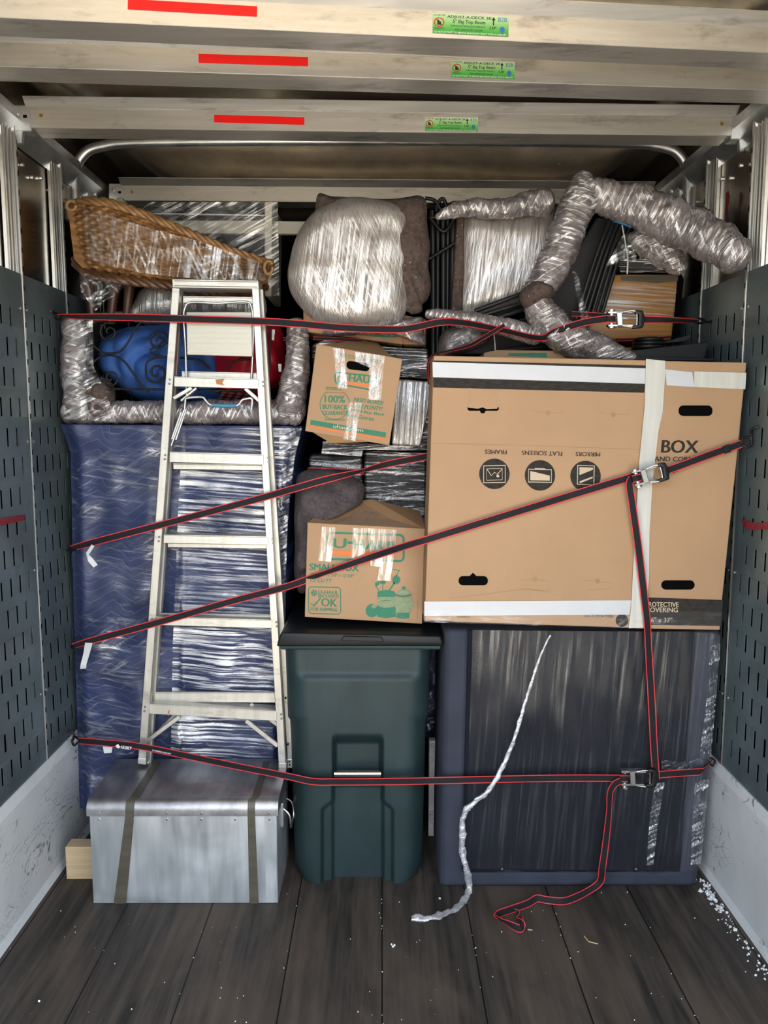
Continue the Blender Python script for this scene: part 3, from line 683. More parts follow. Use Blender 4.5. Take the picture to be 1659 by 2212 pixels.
        stroke(bm, pl, [quad_at(q, 0.085+0.062*math.cos(a), 0.545+0.215*math.sin(a)) for a in [k*2*math.pi/24 for k in range(24)]], ww*0.013, True, 0.0013)
        stroke(bm, pl, [quad_at(q, 0.045, 0.70), quad_at(q, 0.127, 0.39)], ww*0.013, False, 0.0013)
        obj('no_forklift_sign', bm, M['red_ink'], st)
    return t
beam(1.99, 2.208, 2.638, 'aluminium roof beam nearest the viewer, topmost in the picture, with the largest red stripe', [(276.5, -2), (556, 14), (555, 36.5), (276, 20.5)], [(934.5, 28), (1099.5, 35.5), (1098, 80), (934.5, 71.5)])
beam(2.268, 2.432, 2.638, 'second aluminium roof beam from the viewer, its red stripe left of a green sticker', [(429, 116.5), (665.5, 123.5), (665.5, 143.5), (429, 136)], [(975, 130), (1112, 134), (1111, 171), (975, 166.5)])
beam(2.729, 2.80, 2.638, 'third aluminium roof beam, its whole length and both end brackets in view', [(462.5, 248), (657.5, 253.5), (657.5, 270), (462.5, 264.5)], [(918, 253), (1032.5, 254), (1032, 284.5), (918, 283.5)], (-1.166, 1.195))
beam(3.545, 3.60, 2.625, 'rearmost aluminium roof beam, plain and partly hidden behind the wrapped load', None, None, (-1.125, 1.19))
# ================================================================== the load, lower row
def film_part(parent, left, right, top, bot, Yf, nx, ny, mtl, name='stretch_film', label=None):
    bm = NB(); field(bm, left, right, top, bot, Yf, nx, ny); return obj(name, bm, mtl, parent, smooth=60, label=label)

# --- tall piece wrapped in a navy moving blanket
YB = 2.92
t = thing('blanket_wrapped_furniture', 'tall furniture wrapped in a navy quilted blanket, standing behind the ladder', 'wrapped furniture', (-0.76, YB+0.3, 0.16))
bl_L = [(917, 131), (940, 140), (975, 152), (1080, 155), (1180, 156), (1400, 161), (1600, 168), (1750, 173)]
bl_R = [(917, 652), (935, 650), (970, 641), (1010, 632), (1100, 624), (1180, 619), (1400, 615), (1600, 612), (1750, 610)]
def blY(px, py, u, tt):
    p = (px*0.01, 0, py*0.01); e = min(u, 1-u)
    y = YB+0.045*(1-sstep(0, 0.05, e))+0.022*nz(p, 0.8, 3)+0.010*nz(p, 2.2, 9)
    if px < 390: y += 0.010*math.sin((px*0.6+py*0.35)*0.06+nz(p, 0.7, 5)*3)*sstep(1000, 1250, py)
    y += -0.030*(1-sstep(0.0, 0.05, tt))*(1-sstep(0.0, 0.12, u))
    return y
bm = NB(); field(bm, bl_L, bl_R, [(0, 917), (1, 921)], [(0, 1746), (1, 1746)], blY, 110, 150, YB+0.62); obj('quilted_blanket', bm, M['quilt'], t, smooth=60)
film_part(t, [(917, 131), (975, 153), (1400, 162), (1750, 175)], [(917, 400), (1750, 400)], [(0, 921), (1, 922)], [(0, 1744), (1, 1744)], lambda px, py, u, tt: blY(px, py, lerp(0, 0.5, u), tt)-0.006, 60, 90, M['film_h2'], label='faint clear film over the left side')
film_part(t, [(925, 395), (1100, 385), (1400, 373), (1700, 368)], bl_R, [(0, 924), (1, 924)], [(0, 1690), (1, 1690)], lambda px, py, u, tt: blY(px, py, lerp(0.5, 1, u), tt)-0.022+0.008*nz((px*0.01, 0, py*0.01), 1.2, 4), 60, 110, M['film_h'], label='tight glossy film with bright creases')
film_part(t, [(925, 604), (1300, 596)], [(925, 652), (970, 640), (1100, 622), (1300, 616)], [(0, 926), (1, 926)], [(0, 1300), (1, 1300)], lambda px, py, u, tt: YB-0.03+0.02*u+0.012*nz((px*0.06, 0, py*0.06), 1.4, 4), 14, 90, M['film_d'], 'loose_film')
bm = NB()
for x in (-1.08, -0.46):
    for y in (YB+0.12, YB+0.5): add_box(bm, (x-0.04, y-0.04, 0.0), (x+0.04, y+0.04, 0.20), 0.004)
obj('furniture_foot', bm, M['void'], t)
# pine block on the floor by the trunk
bm = NB(); a = P(175.5, 1766, 2.86); b = PZ(175.5, 1833, 0.0)
add_box(bm, (a.x, 2.70, 0.0), (a.x+0.26, 2.76, 0.125), 0.003); tag(obj('pine_block', bm, M['pine']), 'short pale pine block on the floor behind the left end of the metal trunk', 'wood block')

# --- metal trunk
YT = 2.554
xl, xr = P(199, 1900, YT).x, P(600, 1900, YT).x; zt0 = 0.375; TD = 0.315
t = thing('metal_trunk', 'low silver sheet metal trunk on the floor beneath the ladder', 'trunk', ((xl+xr)/2, YT+TD/2, 0.0))
bm = NB(); add_box(bm, (xl, YT, 0.0), (xr, YT+TD, 0.338), 0.003); obj('body', bm, M['trunk'], t)
bm = NB(); add_prism(bm, [(xr-0.042, YT-0.0015, 0.004), (xr-0.004, YT-0.0015, 0.004), (xr-0.004, YT-0.0015, 0.325), (xr-0.042, YT-0.0015, 0.325)], (0, 0.003, 0)); obj('corner_strip', bm, M['trunk'], t)
bm = NB(); pr = [(YT-0.008, 0.325)]
for k in range(7):
    a = math.radians(180-90*k/6); pr.append((YT-0.008+0.034+0.034*math.cos(a), 0.345+0.034*math.sin(a)))
pr += [(YT+TD+0.004, 0.384), (YT+TD+0.004, 0.325)]
add_prism(bm, [(xl-0.006, y, z) for y, z in pr], (xr-xl+0.012, 0, 0)); lid = obj('lid', bm, M['trunk_lid'], t, smooth=40)
bm = NB()
for px in (214, 288, 361, 435, 508, 582):
    for py, y in ((1757, YT-0.008), (1770, YT)):
        p = P(px, py, y); add_tube(bm, [p, p+Vector((0, -0.0025, 0))], 0.0036, 8)
obj('rivet', bm, M['chrome'], t, smooth=50)
for q0, q1, q2, q3 in (((271, 1762), (290, 1762), (273, 1951), (246, 1951)), ((535, 1762), (551, 1762), (559, 1951), (539, 1951))):
    bm = NB(); decal(bm, YP(YT), [q0, q1, q2, q3], 0.0015)
    x0, x1 = P(q0[0], 1758, YT-0.008).x, P(q1[0], 1758, YT-0.008).x
    prev = None
    for y, z in pr[:8]+[(YT+TD*0.93, 0.3835)]:
        cur = [bm.verts.new((x0+(0.0 if z < 0.377 else 0.01), y-0.0016*(z < 0.36), z+0.0016*(z >= 0.345))), bm.verts.new((x1+(0.0 if z < 0.377 else 0.01), y-0.0016*(z < 0.36), z+0.0016*(z >= 0.345)))]
        if prev: bm.faces.new([prev[0], prev[1], cur[1], cur[0]])
        prev = cur
    obj('tape_strip', bm, M['olive_tape'], t, label='dull olive tape strip')
bm = NB(); hx = xr+0.004; add_box(bm, (xr-0.001, YT+0.10, 0.225), (xr+0.010, YT+0.20, 0.315), 0.003)
hb = obj('handle_plate', bm, M['zinc'], t)
bm = NB(); add_tube(bm, crom([(xr+0.010, YT+0.11, 0.29), (xr+0.030, YT+0.105, 0.27), (xr+0.036, YT+0.11, 0.225), (xr+0.030, YT+0.15, 0.205), (xr+0.036, YT+0.19, 0.225), (xr+0.030, YT+0.195, 0.27), (xr+0.010, YT+0.19, 0.29)], 6), 0.0045, 8); obj('ring_handle', bm, M['chrome'], hb, smooth=60)

# --- wheeled bin
YC = 2.68
can_L = [(1395, 614), (1407, 617), (1548, 622), (1556, 628), (1700, 632), (1860, 637), (1917, 648)]
can_R = [(1395, 932), (1407, 929), (1545, 925), (1553, 920), (1700, 916), (1860, 911), (1917, 897)]
can_bot = [(0, 1862), (0.035, 1890), (0.09, 1904), (0.21, 1914), (0.232, 1912), (0.24, 1905), (0.30, 1896), (0.69, 1896), (0.76, 1905), (0.768, 1912), (0.79, 1914), (0.91, 1904), (0.965, 1890), (1, 1862)]
def canY(px, py, u, tt):
    e = min(u, 1-u); y = YC+0.075*(1-math.sqrt(max(0, 1-(1-min(1, e/0.16))**2)))
    mid = sstep(705, 722, px)*(1-sstep(824, 841, px))
    y += 0.022*sstep(1466, 1476, py)*0+0.014*(1-sstep(1450, 1472, py))*sstep(0.05, 0.14, u)*(1-sstep(0.86, 0.95, u))*1.0
    y += 0.010*sstep(1548, 1562, py)*(1-sstep(0.0, 0.09, u)*(1-sstep(0.91, 1, u)))
    # pocket above the bar
    y += 0.055*sstep(716, 728, px)*(1-sstep(818, 830, px))*sstep(1586, 1606, py)*(1-sstep(1680, 1686, py))
    # channel below
    y += 0.022*sstep(714, 724, px)*(1-sstep(822, 832, px))*sstep(1684, 1690, py)
    wl = lerp(720, 696, sstep(1726, 1752, py)); wr_ = lerp(826, 848, sstep(1726, 1752, py))
    y += 0.020*sstep(wl-5, wl+5, px)*(1-sstep(wr_-5, wr_+5, px))*sstep(1690, 1700, py)
    y += -0.0022*(py-1500)*0.01
    return y
t = thing('wheeled_bin', 'dark green wheeled refuse bin standing in the middle of the load', 'bin', (P(775, 1905, YC).x, YC+0.3, 0.0))
bm = NB(); field(bm, can_L, can_R, [(0, 1396), (1, 1396)], can_bot, canY, 150, 170, YC+0.52)
for v in bm.verts:
    if v.co.z < 0.0: v.co.z = 0.0
obj('body', bm, M['can'], t, smooth=70)
bm = NB(); prism_px(bm, [(604, 1392), (953, 1394), (952, 1404), (606, 1404)], YC-0.012, 0.54, 0.005); obj('rim', bm, M['can'], t, smooth=50)
zl = P(780, 1374, YC-0.02).z
bm = NB()
L0 = [(597, 1397), (603, 1376), (608, 1366), (952, 1374), (957, 1388), (955, 1396)]
add_prism(bm, [P(x, y, YC-0.022) for x, y in L0], (0, 0.56, 0), 0.006, 2)
lid = obj('lid', bm, M['lid'], t, smooth=50)
bm = NB(); x0, x1 = P(640, 1366, YC).x, P(925, 1366, YC).x
add_prism(bm, [(x0, YC+0.03, zl-0.012), (x1, YC+0.03, zl-0.012), (x1-0.02, YC+0.05, zl+0.008), (x0+0.02, YC+0.05, zl+0.008)], (0, 0.44, 0), 0.006, 2)
x0, x1 = P(736, 1380, YC-0.022).x, P(828, 1380, YC-0.022).x
add_prism(bm, [P(x, y, YC-0.028) for x, y in ((736, 1384), (742, 1374), (824, 1376), (829, 1386))], (0, 0.02, 0), 0.002, 1)
obj('lid_panel', bm, M['lid'], lid, smooth=40)
bm = NB(); tube_px(bm, [(722, 1672, YC+0.004), (823, 1672, YC+0.004)], 0.0125, 16); obj('bar', bm, M['chrome'], t, smooth=50, label='bright steel lifting bar')
bm = NB()
for x in (P(660, 1900, 3.1).x, P(890, 1900, 3.1).x): add_tube(bm, [(x-0.025, YC+0.5, 0.1), (x+0.025, YC+0.5, 0.1)], 0.1, 20)
obj('wheel', bm, M['black'], t, smooth=40)

# --- upholstered piece standing on its side
YS = 2.645
t = thing('upholstered_ottoman', 'slate upholstered furniture on its side, black underside facing out, at right on the floor', 'furniture', (P(1230, 1920, YS).x, YS+0.2, 0.0))
so_L = [(1356, 961), (1400, 961), (1640, 955), (1800, 951), (1922, 950)]; so_R = [(1356, 1552), (1400, 1551), (1640, 1532), (1800, 1515), (1922, 1502)]
def in_L(py): return piece([(1370, 1010), (1600, 1003), (1882, 997)], py)
def in_R(py): return piece([(1370, 1500), (1600, 1487), (1882, 1468)], py)
def soY(px, py, u, tt):
    e = min(u, 1-u); y = YS+0.018*(1-sstep(0, 0.022, e))+0.02*(1-sstep(0, 0.02, 1-tt))+0.02*(1-sstep(0, 0.015, tt))
    ins = sstep(in_L(py)-3, in_L(py)+3, px)*(1-sstep(in_R(py)-3, in_R(py)+3, px))*(1-sstep(1878+2.5*math.sin(px*0.05), 1886, py))
    return y+0.020*ins+0.004*nz((px*0.01, 0, py*0.01), 1.0, 2)
bm = NB(); field(bm, so_L, so_R, [(0, 1357), (1, 1359)], [(0, 1921), (1, 1919)], soY, 120, 110, YS+0.42)
for v in bm.verts:
    if v.co.z < 0: v.co.z = 0.0
obj('upholstery', bm, M['sofa'], t, smooth=60)
bm = NB(); field(bm, [(1372, 1011), (1882, 999)], [(1372, 1498), (1882, 1467)], [(0, 1362), (1, 1362)], [(0, 1880), (0.17, 1882), (0.20, 1878), (0.3, 1882), (0.75, 1882), (0.8, 1878), (0.85, 1882), (1, 1881)], lambda px, py, u, tt: YS+0.005+0.003*nz((px*0.01, 0, py*0.01), 1.5, 8), 60, 50, YS+0.012)
obj('dust_cover', bm, M['dust'], t, smooth=60, label='black cloth dust cover')
for px, py in ((1084, 1875), (1373, 1875)):
    bm = NB(); p = P(px, py, YS+0.008); add_tube(bm, [p, p+Vector((0, -0.006, 0))], 0.009, 16); fs = obj('foot_socket', bm, M['black'], t, smooth=40)
    bm = NB(); add_tube(bm, [p+Vector((0, -0.006, 0)), p+Vector((0, -0.0068, 0))], 0.004, 10); obj('socket_hole', bm, M['zinc'], fs, smooth=40)
film_part(t, [(1362, 1021), (1882, 1004)], [(1362, 1556), (1640, 1537), (1882, 1512)], [(0, 1361), (1, 1366)], [(0, 1876), (1, 1882)], lambda px, py, u, tt: YS-0.006+0.02*(1-sstep(0, 0.02, 1-u))+0.005*nz((px*0.02, 0, py*0.004), 2.0, 4), 90, 60, M['film_v'], label='clear film with upright creases')
def crumple(pts_l, pts_r, top, bot, seed, mtl='film_d', amp=0.014):
    film_part(t, pts_l, pts_r, top, bot, lambda px, py, u, tt: YS-0.014+amp*nz((px*0.1, 0, py*0.03), 1.3, seed)+amp*0.6*nz((px*0.1, 0, py*0.1), 2.6, seed), 26, 60, M[mtl], 'loose_film', 'crumpled loose film')
crumple([(1370, 1536), (1500, 1528), (1640, 1510)], [(1370, 1558), (1500, 1548), (1650, 1534)], [(0, 1368), (1, 1372)], [(0, 1636), (1, 1640)], 3)
crumple([(1640, 1428), (1668, 1430)], [(1640, 1516), (1668, 1524)], [(0, 1641), (0.5, 1646), (1, 1637)], [(0, 1662), (1, 1668)], 6)
crumple([(1690, 1416), (1760, 1404), (1880, 1396)], [(1690, 1436), (1760, 1424), (1880, 1410)], [(0, 1692), (1, 1690)], [(0, 1870), (1, 1868)], 8, amp=0.008)
crumple([(1690, 1500), (1760, 1496), (1870, 1492)], [(1690, 1532), (1760, 1524), (1870, 1514)], [(0, 1688), (1, 1682)], [(0, 1868), (1, 1866)], 11)
# torn film rope hanging to the floor
rp = [(1189, 1372, YS-0.03), (1166, 1420, YS-0.03), (1140, 1500, YS-0.032), (1122, 1560, YS-0.034), (1098, 1630, YS-0.036), (1078, 1672, YS-0.045), (1050, 1712, YS-0.05), (1020, 1738, YS-0.05), (1002, 1758, YS-0.05), (999, 1800, YS-0.05), (1001, 1850, YS-0.05), (1010, 1885, YS-0.055)]
wp = [P(*q) for q in rp]+[PZ(1014, 1918, 0.03), PZ(1003, 1944, 0.014), PZ(985, 1962, 0.012), PZ(962, 1973, 0.012), PZ(940, 1981, 0.012), PZ(915, 1984, 0.010), PZ(889, 1984, 0.010)]
bm = NB(); c = crom(wp, 8); add_tube(bm, c, [0.0035+0.0075*min(1, i/60)*(1+0.35*noise.noise(Vector((i*0.21, 0, 3)))) for i in range(len(c))], 14, bump=0.6, bscale=45, seed=2, flat=0.5)
tag(obj('film_strand', bm, M['film_rope'], smooth=50), 'twisted strand of torn clear film hanging down onto the floorboards', 'plastic film')

# --- things glimpsed between bin and ottoman
YQ = 3.24
t = thing('blue_wrapped_panel', 'blue blanket bundle in film glimpsed between the green bin and the ottoman', 'wrapped furniture', (0.7, YQ+0.1, 0.0))
bm = NB(); field(bm, [(1390, 905), (1585, 905), (1590, 930), (1700, 930)], [(1390, 1553), (1480, 1551), (1700, 1530)], [(0, 1392), (1, 1392)], [(0, 1700), (1, 1580)], lambda px, py, u, tt: YQ+0.02*nz((px*0.02, 0, py*0.02), 1.2), 60, 30, YQ+0.25); obj('blanket', bm, M['quilt'], t, smooth=60)
film_part(t, [(1400, 918), (1700, 926)], [(1400, 956), (1700, 952)], [(0, 1402), (1, 1402)], [(0, 1580), (1, 1580)], lambda px, py, u, tt: YQ-0.02+0.02*nz((px*0.03, 0, py*0.03), 2), 16, 40, M['film_d'])
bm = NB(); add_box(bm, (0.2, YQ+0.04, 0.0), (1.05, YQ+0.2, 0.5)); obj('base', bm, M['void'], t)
bm = NB(); prism_px(bm, [(927, 1600), (953, 1600), (950, 1816), (925, 1815)], 3.0, 0.035, 0.003)
for v in bm.verts: pass
zmin = min(v.co.z for v in bm.verts)
for v in bm.verts:
    if v.co.z < zmin+0.02: v.co.z = 0.0 if False else v.co.z
tag(obj('white_board', bm, M['white_board']), 'white board in film standing upright right of the green bin', 'board')

# --- moving carton on the bin
YU = 2.745
t = thing('small_moving_carton', 'small brown moving carton on the bin lid, printed with green jars', 'carton', (P(788, 1340, YU).x, YU+0.15, P(788, 1340, YU).z))
q = [(658, 1333), (912, 1348), (918, 1142), (664, 1129)]
bm = NB(); prism_px(bm, q, YU, 0.32, 0.003); obj('carton_body', bm, M['card'], t)
bm = NB(); pl = Plane(P(790, 1135, YU), Vector((0, -0.8, 0.6)))
a, b = P(664, 1129, YU), P(918, 1142, YU)
flap = [a, b, b+Vector((-0.01, 0.16, 0.045)), a.lerp(b, 0.55)+Vector((0, 0.17, 0.078)), a.lerp(b, 0.18)+Vector((0, 0.17, 0.055))]
add_prism(bm, flap, (0, 0.004, -0.006)); fl = obj('top_flap', bm, M['card_dark'], t)
film_part(fl, [(1095, 680), (1142, 668)], [(1095, 902), (1142, 917)], [(0, 1118), (0.4, 1094), (0.6, 1097), (0.85, 1113), (1, 1134)], [(0, 1128), (1, 1141)], lambda px, py, u, tt: YU+lerp(0.14, 0.0, tt)-0.006, 24, 12, M['clear_tape'], 'clear_tape')
pl = YP(YU)
def U(x, y): return (580+x/4.3657, 920+y/4.3657)          # crop pixel -> photograph pixel
def UU(pts): return [U(*p) for p in pts]
bm = NB()
sh = 0.045
stroke(bm, pl, UU([(x, y+(x-910)*0.03) for x, y in rrect(556, 1018, 1275, 1265, 42)]), 4.6, True)
def Lt(bm, s, x0, y0, x1, y1, h, bold=0.035, shear=0.0, pl=pl): letter(bm, pl, s, U(x0, y0), U(x1, y1), h/4.3657, bold, shear)
Lt(bm, 'U', 612, 1150, 730, 1153, 92, 0.07); Lt(bm, '-', 745, 1112, 800, 1114, 24, 0.0); Lt(bm, 'HAUL', 800, 1158, 1235, 1178, 88, 0.07)
Lt(bm, 'SMALL BOX', 388, 1358, 850, 1372, 62, 0.055); Lt(bm, '16 3/8" x 12 5/8" x 12 5/8"', 392, 1410, 806, 1430, 30, 0.02, 0.2); Lt(bm, '1.5 CU FT', 394, 1470, 600, 1478, 36, 0.02, 0.2)
stroke(bm, pl, UU(rrect(378, 1520, 680, 1772, 30, 5, (0, 0.02))), 1.9, True)
Lt(bm, 'U-HAUL', 470, 1582, 660, 1588, 32, 0.055); Lt(bm, 'BOXES', 470, 1616, 660, 1622, 30, 0.055); Lt(bm, 'OK', 498, 1700, 645, 1706, 76, 0.05); Lt(bm, 'FOR SHIPPING', 398, 1742, 648, 1752, 32, 0.045)
stroke(bm, pl, UU([(402, 1672), (425, 1700), (492, 1622)]), 3.2)
for a0 in range(6):
    a = a0*math.pi/3+0.3; decal(bm, pl, UU([(430, 1575), (430+30*math.cos(a-0.4), 1575+32*math.sin(a-0.4)), (430+30*math.cos(a+0.35), 1575+32*math.sin(a+0.35))]))
# jars and utensils
_jk = [0]
def J(pts):
    _jk[0] += 1; decal(bm, pl, UU(pts), 0.0008+_jk[0]*1e-4)
J([(1030, 1560), (1110, 1545), (1190, 1560), (1196, 1620), (1180, 1650), (1040, 1650), (1024, 1620)])
J([(1028, 1690), (1110, 1705), (1200, 1690), (1200, 1800), (1110, 1812), (1026, 1800)])
J([(1208, 1760), (1330, 1760), (1328, 1812), (1270, 1818), (1205, 1810)]); J([(1192, 1585), (1270, 1600), (1352, 1585), (1345, 1604), (1270, 1615), (1196, 1604)])
J([(1258, 1515), (1292, 1515), (1290, 1540), (1260, 1540)]); J(circ(975, 1742, 60, 24, 62)); J(circ(1078, 1476, 30, 18, 16))
J([(1003, 1480), (1050, 1462), (1040, 1500), (1008, 1512)])
stroke(bm, pl, UU([(1080, 1490), (1076, 1550)]), 2); stroke(bm, pl, UU([(1012, 1505), (1040, 1555)]), 2); stroke(bm, pl, UU([(1195, 1470), (1140, 1550)]), 3.5); J(circ(1205, 1450, 30, 20, 34))
for k in range(12):
    a = k*math.pi/6; stroke(bm, pl, UU([(1205+28*math.cos(a), 1450+30*math.sin(a)), (1205+42*math.cos(a), 1450+46*math.sin(a))]), 2.2)
stroke(bm, pl, UU([(1165, 1350), (1240, 1366)]), 1.6); stroke(bm, pl, UU([(1230, 1366), (1175, 1480)]), 1.4); stroke(bm, pl, UU([(1408, 1640), (1402, 1820)]), 0.8)
obj('green_print', bm, M['green'], t)
_jk[0] = 14; bm = NB(); J([(1026, 1610), (1196, 1610), (1196, 1655), (1110, 1640), (1026, 1655)]); J([(1192, 1615), (1350, 1615), (1368, 1680), (1336, 1760), (1206, 1760), (1190, 1690)])
J(circ(1115, 1680, 84, 24, 34)); J([(1196, 1582), (1230, 1550), (1275, 1540), (1320, 1550), (1352, 1582), (1275, 1594)]); J(circ(995, 1700, 24, 16, 20))
obj('pale_print', bm, M['green_pale'], t)
bm = NB(); decal(bm, pl, UU([(600, 1175), (1180, 1192), (1180, 1240), (606, 1212)])); obj('orange_bar', bm, M['orange'], t)
for k, q in enumerate(([(505, 950), (635, 955), (590, 1280), (470, 1270)], [(795, 962), (930, 965), (900, 1280), (780, 1270)], [(935, 965), (1080, 970), (1075, 1330), (965, 1320)], [(1085, 972), (1215, 980), (1185, 1200), (1150, 1460), (1030, 1455), (1060, 1200)])):
    bm = NB(); decal(bm, pl, UU(q), 0.002); obj('clear_tape', bm, M['clear_tape'], t)

# --- tilted carton with hand hole
YK = 2.80
t = thing('tilted_moving_carton', 'tilted brown moving carton with a hand hole, above the small carton with green jars', 'carton', (P(765, 955, YK).x, YK+0.15, P(765, 955, YK).z))
def K(x, y): return (600+x/4.6083, 660+y/4.6083)
def KK(pts): return [K(*p) for p in pts]
pl = YP(YK)
bm = NB(); prism_px(bm, KK([(272, 1250), (1110, 1392), (1242, 530), (385, 380)]), YK, 0.28, 0.003); obj('carton_body', bm, M['card'], t)
def band(s0, s1, tmap=None):  return None
sl = 0.17
def Kt(bm, s, x0, y0, x1, h, bold=0.035, shear=0.0, slope=sl):
    y1 = y0+(x1-x0)*slope; letter(bm, pl, s, K(x0, y0), K(x1, y1), h/4.6083, bold, shear)
bm = NB()
Kt(bm, 'EASY-TO-USE HANDLES', 590, 505, 1025, 38, 0.02, 0.2, 0.18)
stroke(bm, pl, KK([(575, 760), (568, 700), (590, 665), (965, 704), (990, 730), (975, 815), (945, 842), (600, 780)]), 3.2, True)
Kt(bm, 'U', 590, 775, 655, 72, 0.07); Kt(bm, '-HAUL', 672, 752, 965, 72, 0.07, 0, 0.10)
stroke(bm, pl, KK([(568+147*math.cos(a), 985+150*math.sin(a)) for a in [math.radians(-55+k*290/30) for k in range(31)]]), 1.6)
stroke(bm, pl, KK([(482, 865), (478, 815), (655, 822), (650, 870)]), 1.5, True); Kt(bm, 'U-HAUL', 492, 842, 640, 26, 0.03, 0, 0.04)
Kt(bm, '100%', 468, 965, 668, 72, 0.05, 0, 0.02); Kt(bm, 'BUY-BACK', 448, 1030, 692, 46, 0.05, 0, 0.03); Kt(bm, 'GUARANTEE', 448, 1090, 720, 42, 0.05, 0, 0.01)
Kt(bm, 'BOXES-WITH RECEIPT', 470, 1142, 672, 18, 0.01, 0, 0.04)
Kt(bm, 'NEED BOXES?', 755, 952, 1050, 40, 0.045, 0.25, 0.135); Kt(bm, 'TAKE PLENTY!', 740, 1012, 1040, 40, 0.045, 0.25, 0.125); Kt(bm, "We'll Buy Back", 725, 1062, 1060, 38, 0.045, 0.25, 0.14); Kt(bm, 'the Extras.', 700, 1112, 962, 38, 0.045, 0.25, 0.14)
decal(bm, pl, KK([(330, 1138), (1080, 1265), (1074, 1314), (322, 1185)]))
obj('green_print', bm, M['green'], t)
bm = NB(); decal(bm, pl, KK([(320, 1195), (1076, 1320), (1074, 1338), (318, 1213)])); decal(bm, pl, KK([(600, 748), (958, 792), (955, 818), (596, 772)])); decal(bm, pl, KK([(485, 852), (650, 860), (649, 868), (484, 860)])); obj('orange_print', bm, M['orange'], t)
bm = NB(); Kt(bm, 'uhaul.com', 552, 1216, 848, 36, 0.045, 0, 0.15)
for v in bm.verts: v.co.y -= 0.0008
obj('cream_lettering', bm, M['cream_ink'], t)
bm = NB(); decal(bm, pl, KK([(x, y) for x, y in rrect(684, 562, 912, 645, 40, 6, (0, 0.12))]), 0.0012); obj('hand_hole', bm, M['void'], t)
bm = NB(); a = P(*K(385, 380), YK); b = P(*K(1242, 530), YK); c_ = a.lerp(b, 0.5)
add_prism(bm, [a+Vector((0.02, 0.002, -0.004)), b+Vector((-0.03, 0.002, 0)), b+Vector((-0.09, 0.2, 0.075)), a.lerp(b, 0.5)+Vector((0, 0.2, 0.06))], (0, 0.004, -0.004)); obj('top_flap', bm, M['card_dark'], t)
bm = NB(); a = P(*K(272, 1250), YK); b = P(*K(1110, 1392), YK)
add_prism(bm, [a+Vector((0.02, 0.001, 0)), a.lerp(b, 0.75), a.lerp(b, 0.3)+Vector((0, 0.02, -0.028))], (0, 0.10, -0.004)); obj('bottom_flap', bm, M['card_dark'], t)
for q in ([(552, 425), (660, 430), (695, 825), (595, 825)], [(772, 462), (1068, 500), (1048, 670), (1028, 945), (900, 935), (915, 620), (775, 560)], [(712, 965), (842, 970), (800, 1160), (772, 1348), (650, 1330), (690, 1150)]):
    bm = NB(); decal(bm, pl, KK(q), 0.0026); obj('clear_tape', bm, M['clear_tape'], t)

# --- carton under the round bundle
YV = 2.98
t = thing('printed_carton', 'brown carton with a green print, under the round wrapped bundle', 'carton', (P(790, 720, YV).x, YV+0.2, P(790, 740, YV).z))
bm = NB(); a = [P(*p, YV) for p in ((655, 660), (655, 716), (870, 744), (872, 672))]; add_prism(bm, a, (0, 0.30, 0), 0.003)
obj('carton_body', bm, M['card'], t)
bm = NB(); add_prism(bm, [P(*p, YV+0.004) for p in ((871, 680), (870, 744), (918, 744), (920, 690))], (0.02, 0.25, 0), 0.002); obj('carton_side', bm, M['card_dark'], t)
bm = NB(); pl = YP(YV); decal(bm, pl, [(752, 716), (800, 714), (855, 720), (856, 729), (830, 729), (770, 724)]); obj('green_print', bm, M['green'], t)
bm = NB(); pl = YP(YV+0.004); decal(bm, pl, [(872, 729), (919, 728), (919, 735), (872, 736)]); obj('orange_print', bm, M['orange'], t)

# --- stack of black tubs in film
def wrapbox(name, label, px, Y, depth, mtl, bev=0.012, cat='tub', g=None, amp=0.006):
    bm = NB(); prism_px(bm, px, Y, depth, bev, 3)
    tag(obj(name, bm, mtl, smooth=50), label, cat, g)
wrapbox('wrapped_tub', 'large black tub wound in shiny film, right behind the small carton on the bin', [(786, 974), (922, 976), (921, 1300), (790, 1300)], 3.08, 0.25, M['black_wrap'])
wrapbox('wrapped_tub', 'flat black tub in film directly under the tilted carton', [(697, 952), (925, 966), (925, 974), (784, 972), (783, 986), (693, 982)], 2.93, 0.42, M['black_wrap'], 0.004)
wrapbox('wrapped_tub', 'low black tub in film left above the grey fleece', [(667, 982), (783, 984), (783, 1300), (660, 1300)], 3.09, 0.22, M['black_wrap'])
wrapbox('film_wrapped_carton', 'carton wound in silvery upright film, right of the tilted carton', [(856, 818), (930, 824), (926, 880), (908, 966), (846, 962)], 2.88, 0.22, M['silver_wrap'], 0.01, 'carton')
wrapbox('wrapped_tub', 'black tub in film between the tilted carton and the round bundle', [(672, 746), (700, 730), (868, 750), (925, 751), (930, 820), (676, 800)], 3.04, 0.3, M['black_wrap'])
wrapbox('wrapped_tub', 'dark tub in crumpled film beside the left edge of the large flat carton', [(890, 880), (935, 880), (935, 965), (905, 968)], 2.93, 0.2, M['black_wrap'])
# --- grey fleece
bm = NB()
pillow(bm, [(640, 1030), (672, 1016), (715, 1018), (755, 1030), (782, 1045), (786, 1068), (776, 1094), (740, 1100), (706, 1110), (680, 1130), (664, 1180), (660, 1240), (656, 1285), (640, 1282), (632, 1240), (634, 1190), (632, 1130), (634, 1080)], 2.83, 0.10, 0.055, 0.028, 9.0, 4, 22, 8, folds=lambda q: 0.022*(1-2*abs(math.sin((q.x*1.1+q.z*0.9+0.3*nz(q, 5, 2))*14)))*(0.4+0.8*nz(q, 5, 6)))
tag(obj('fleece_blanket', bm, M['fur'], smooth=70), 'bunched grey brown fleece blanket stuffed left of the small carton', 'blanket')

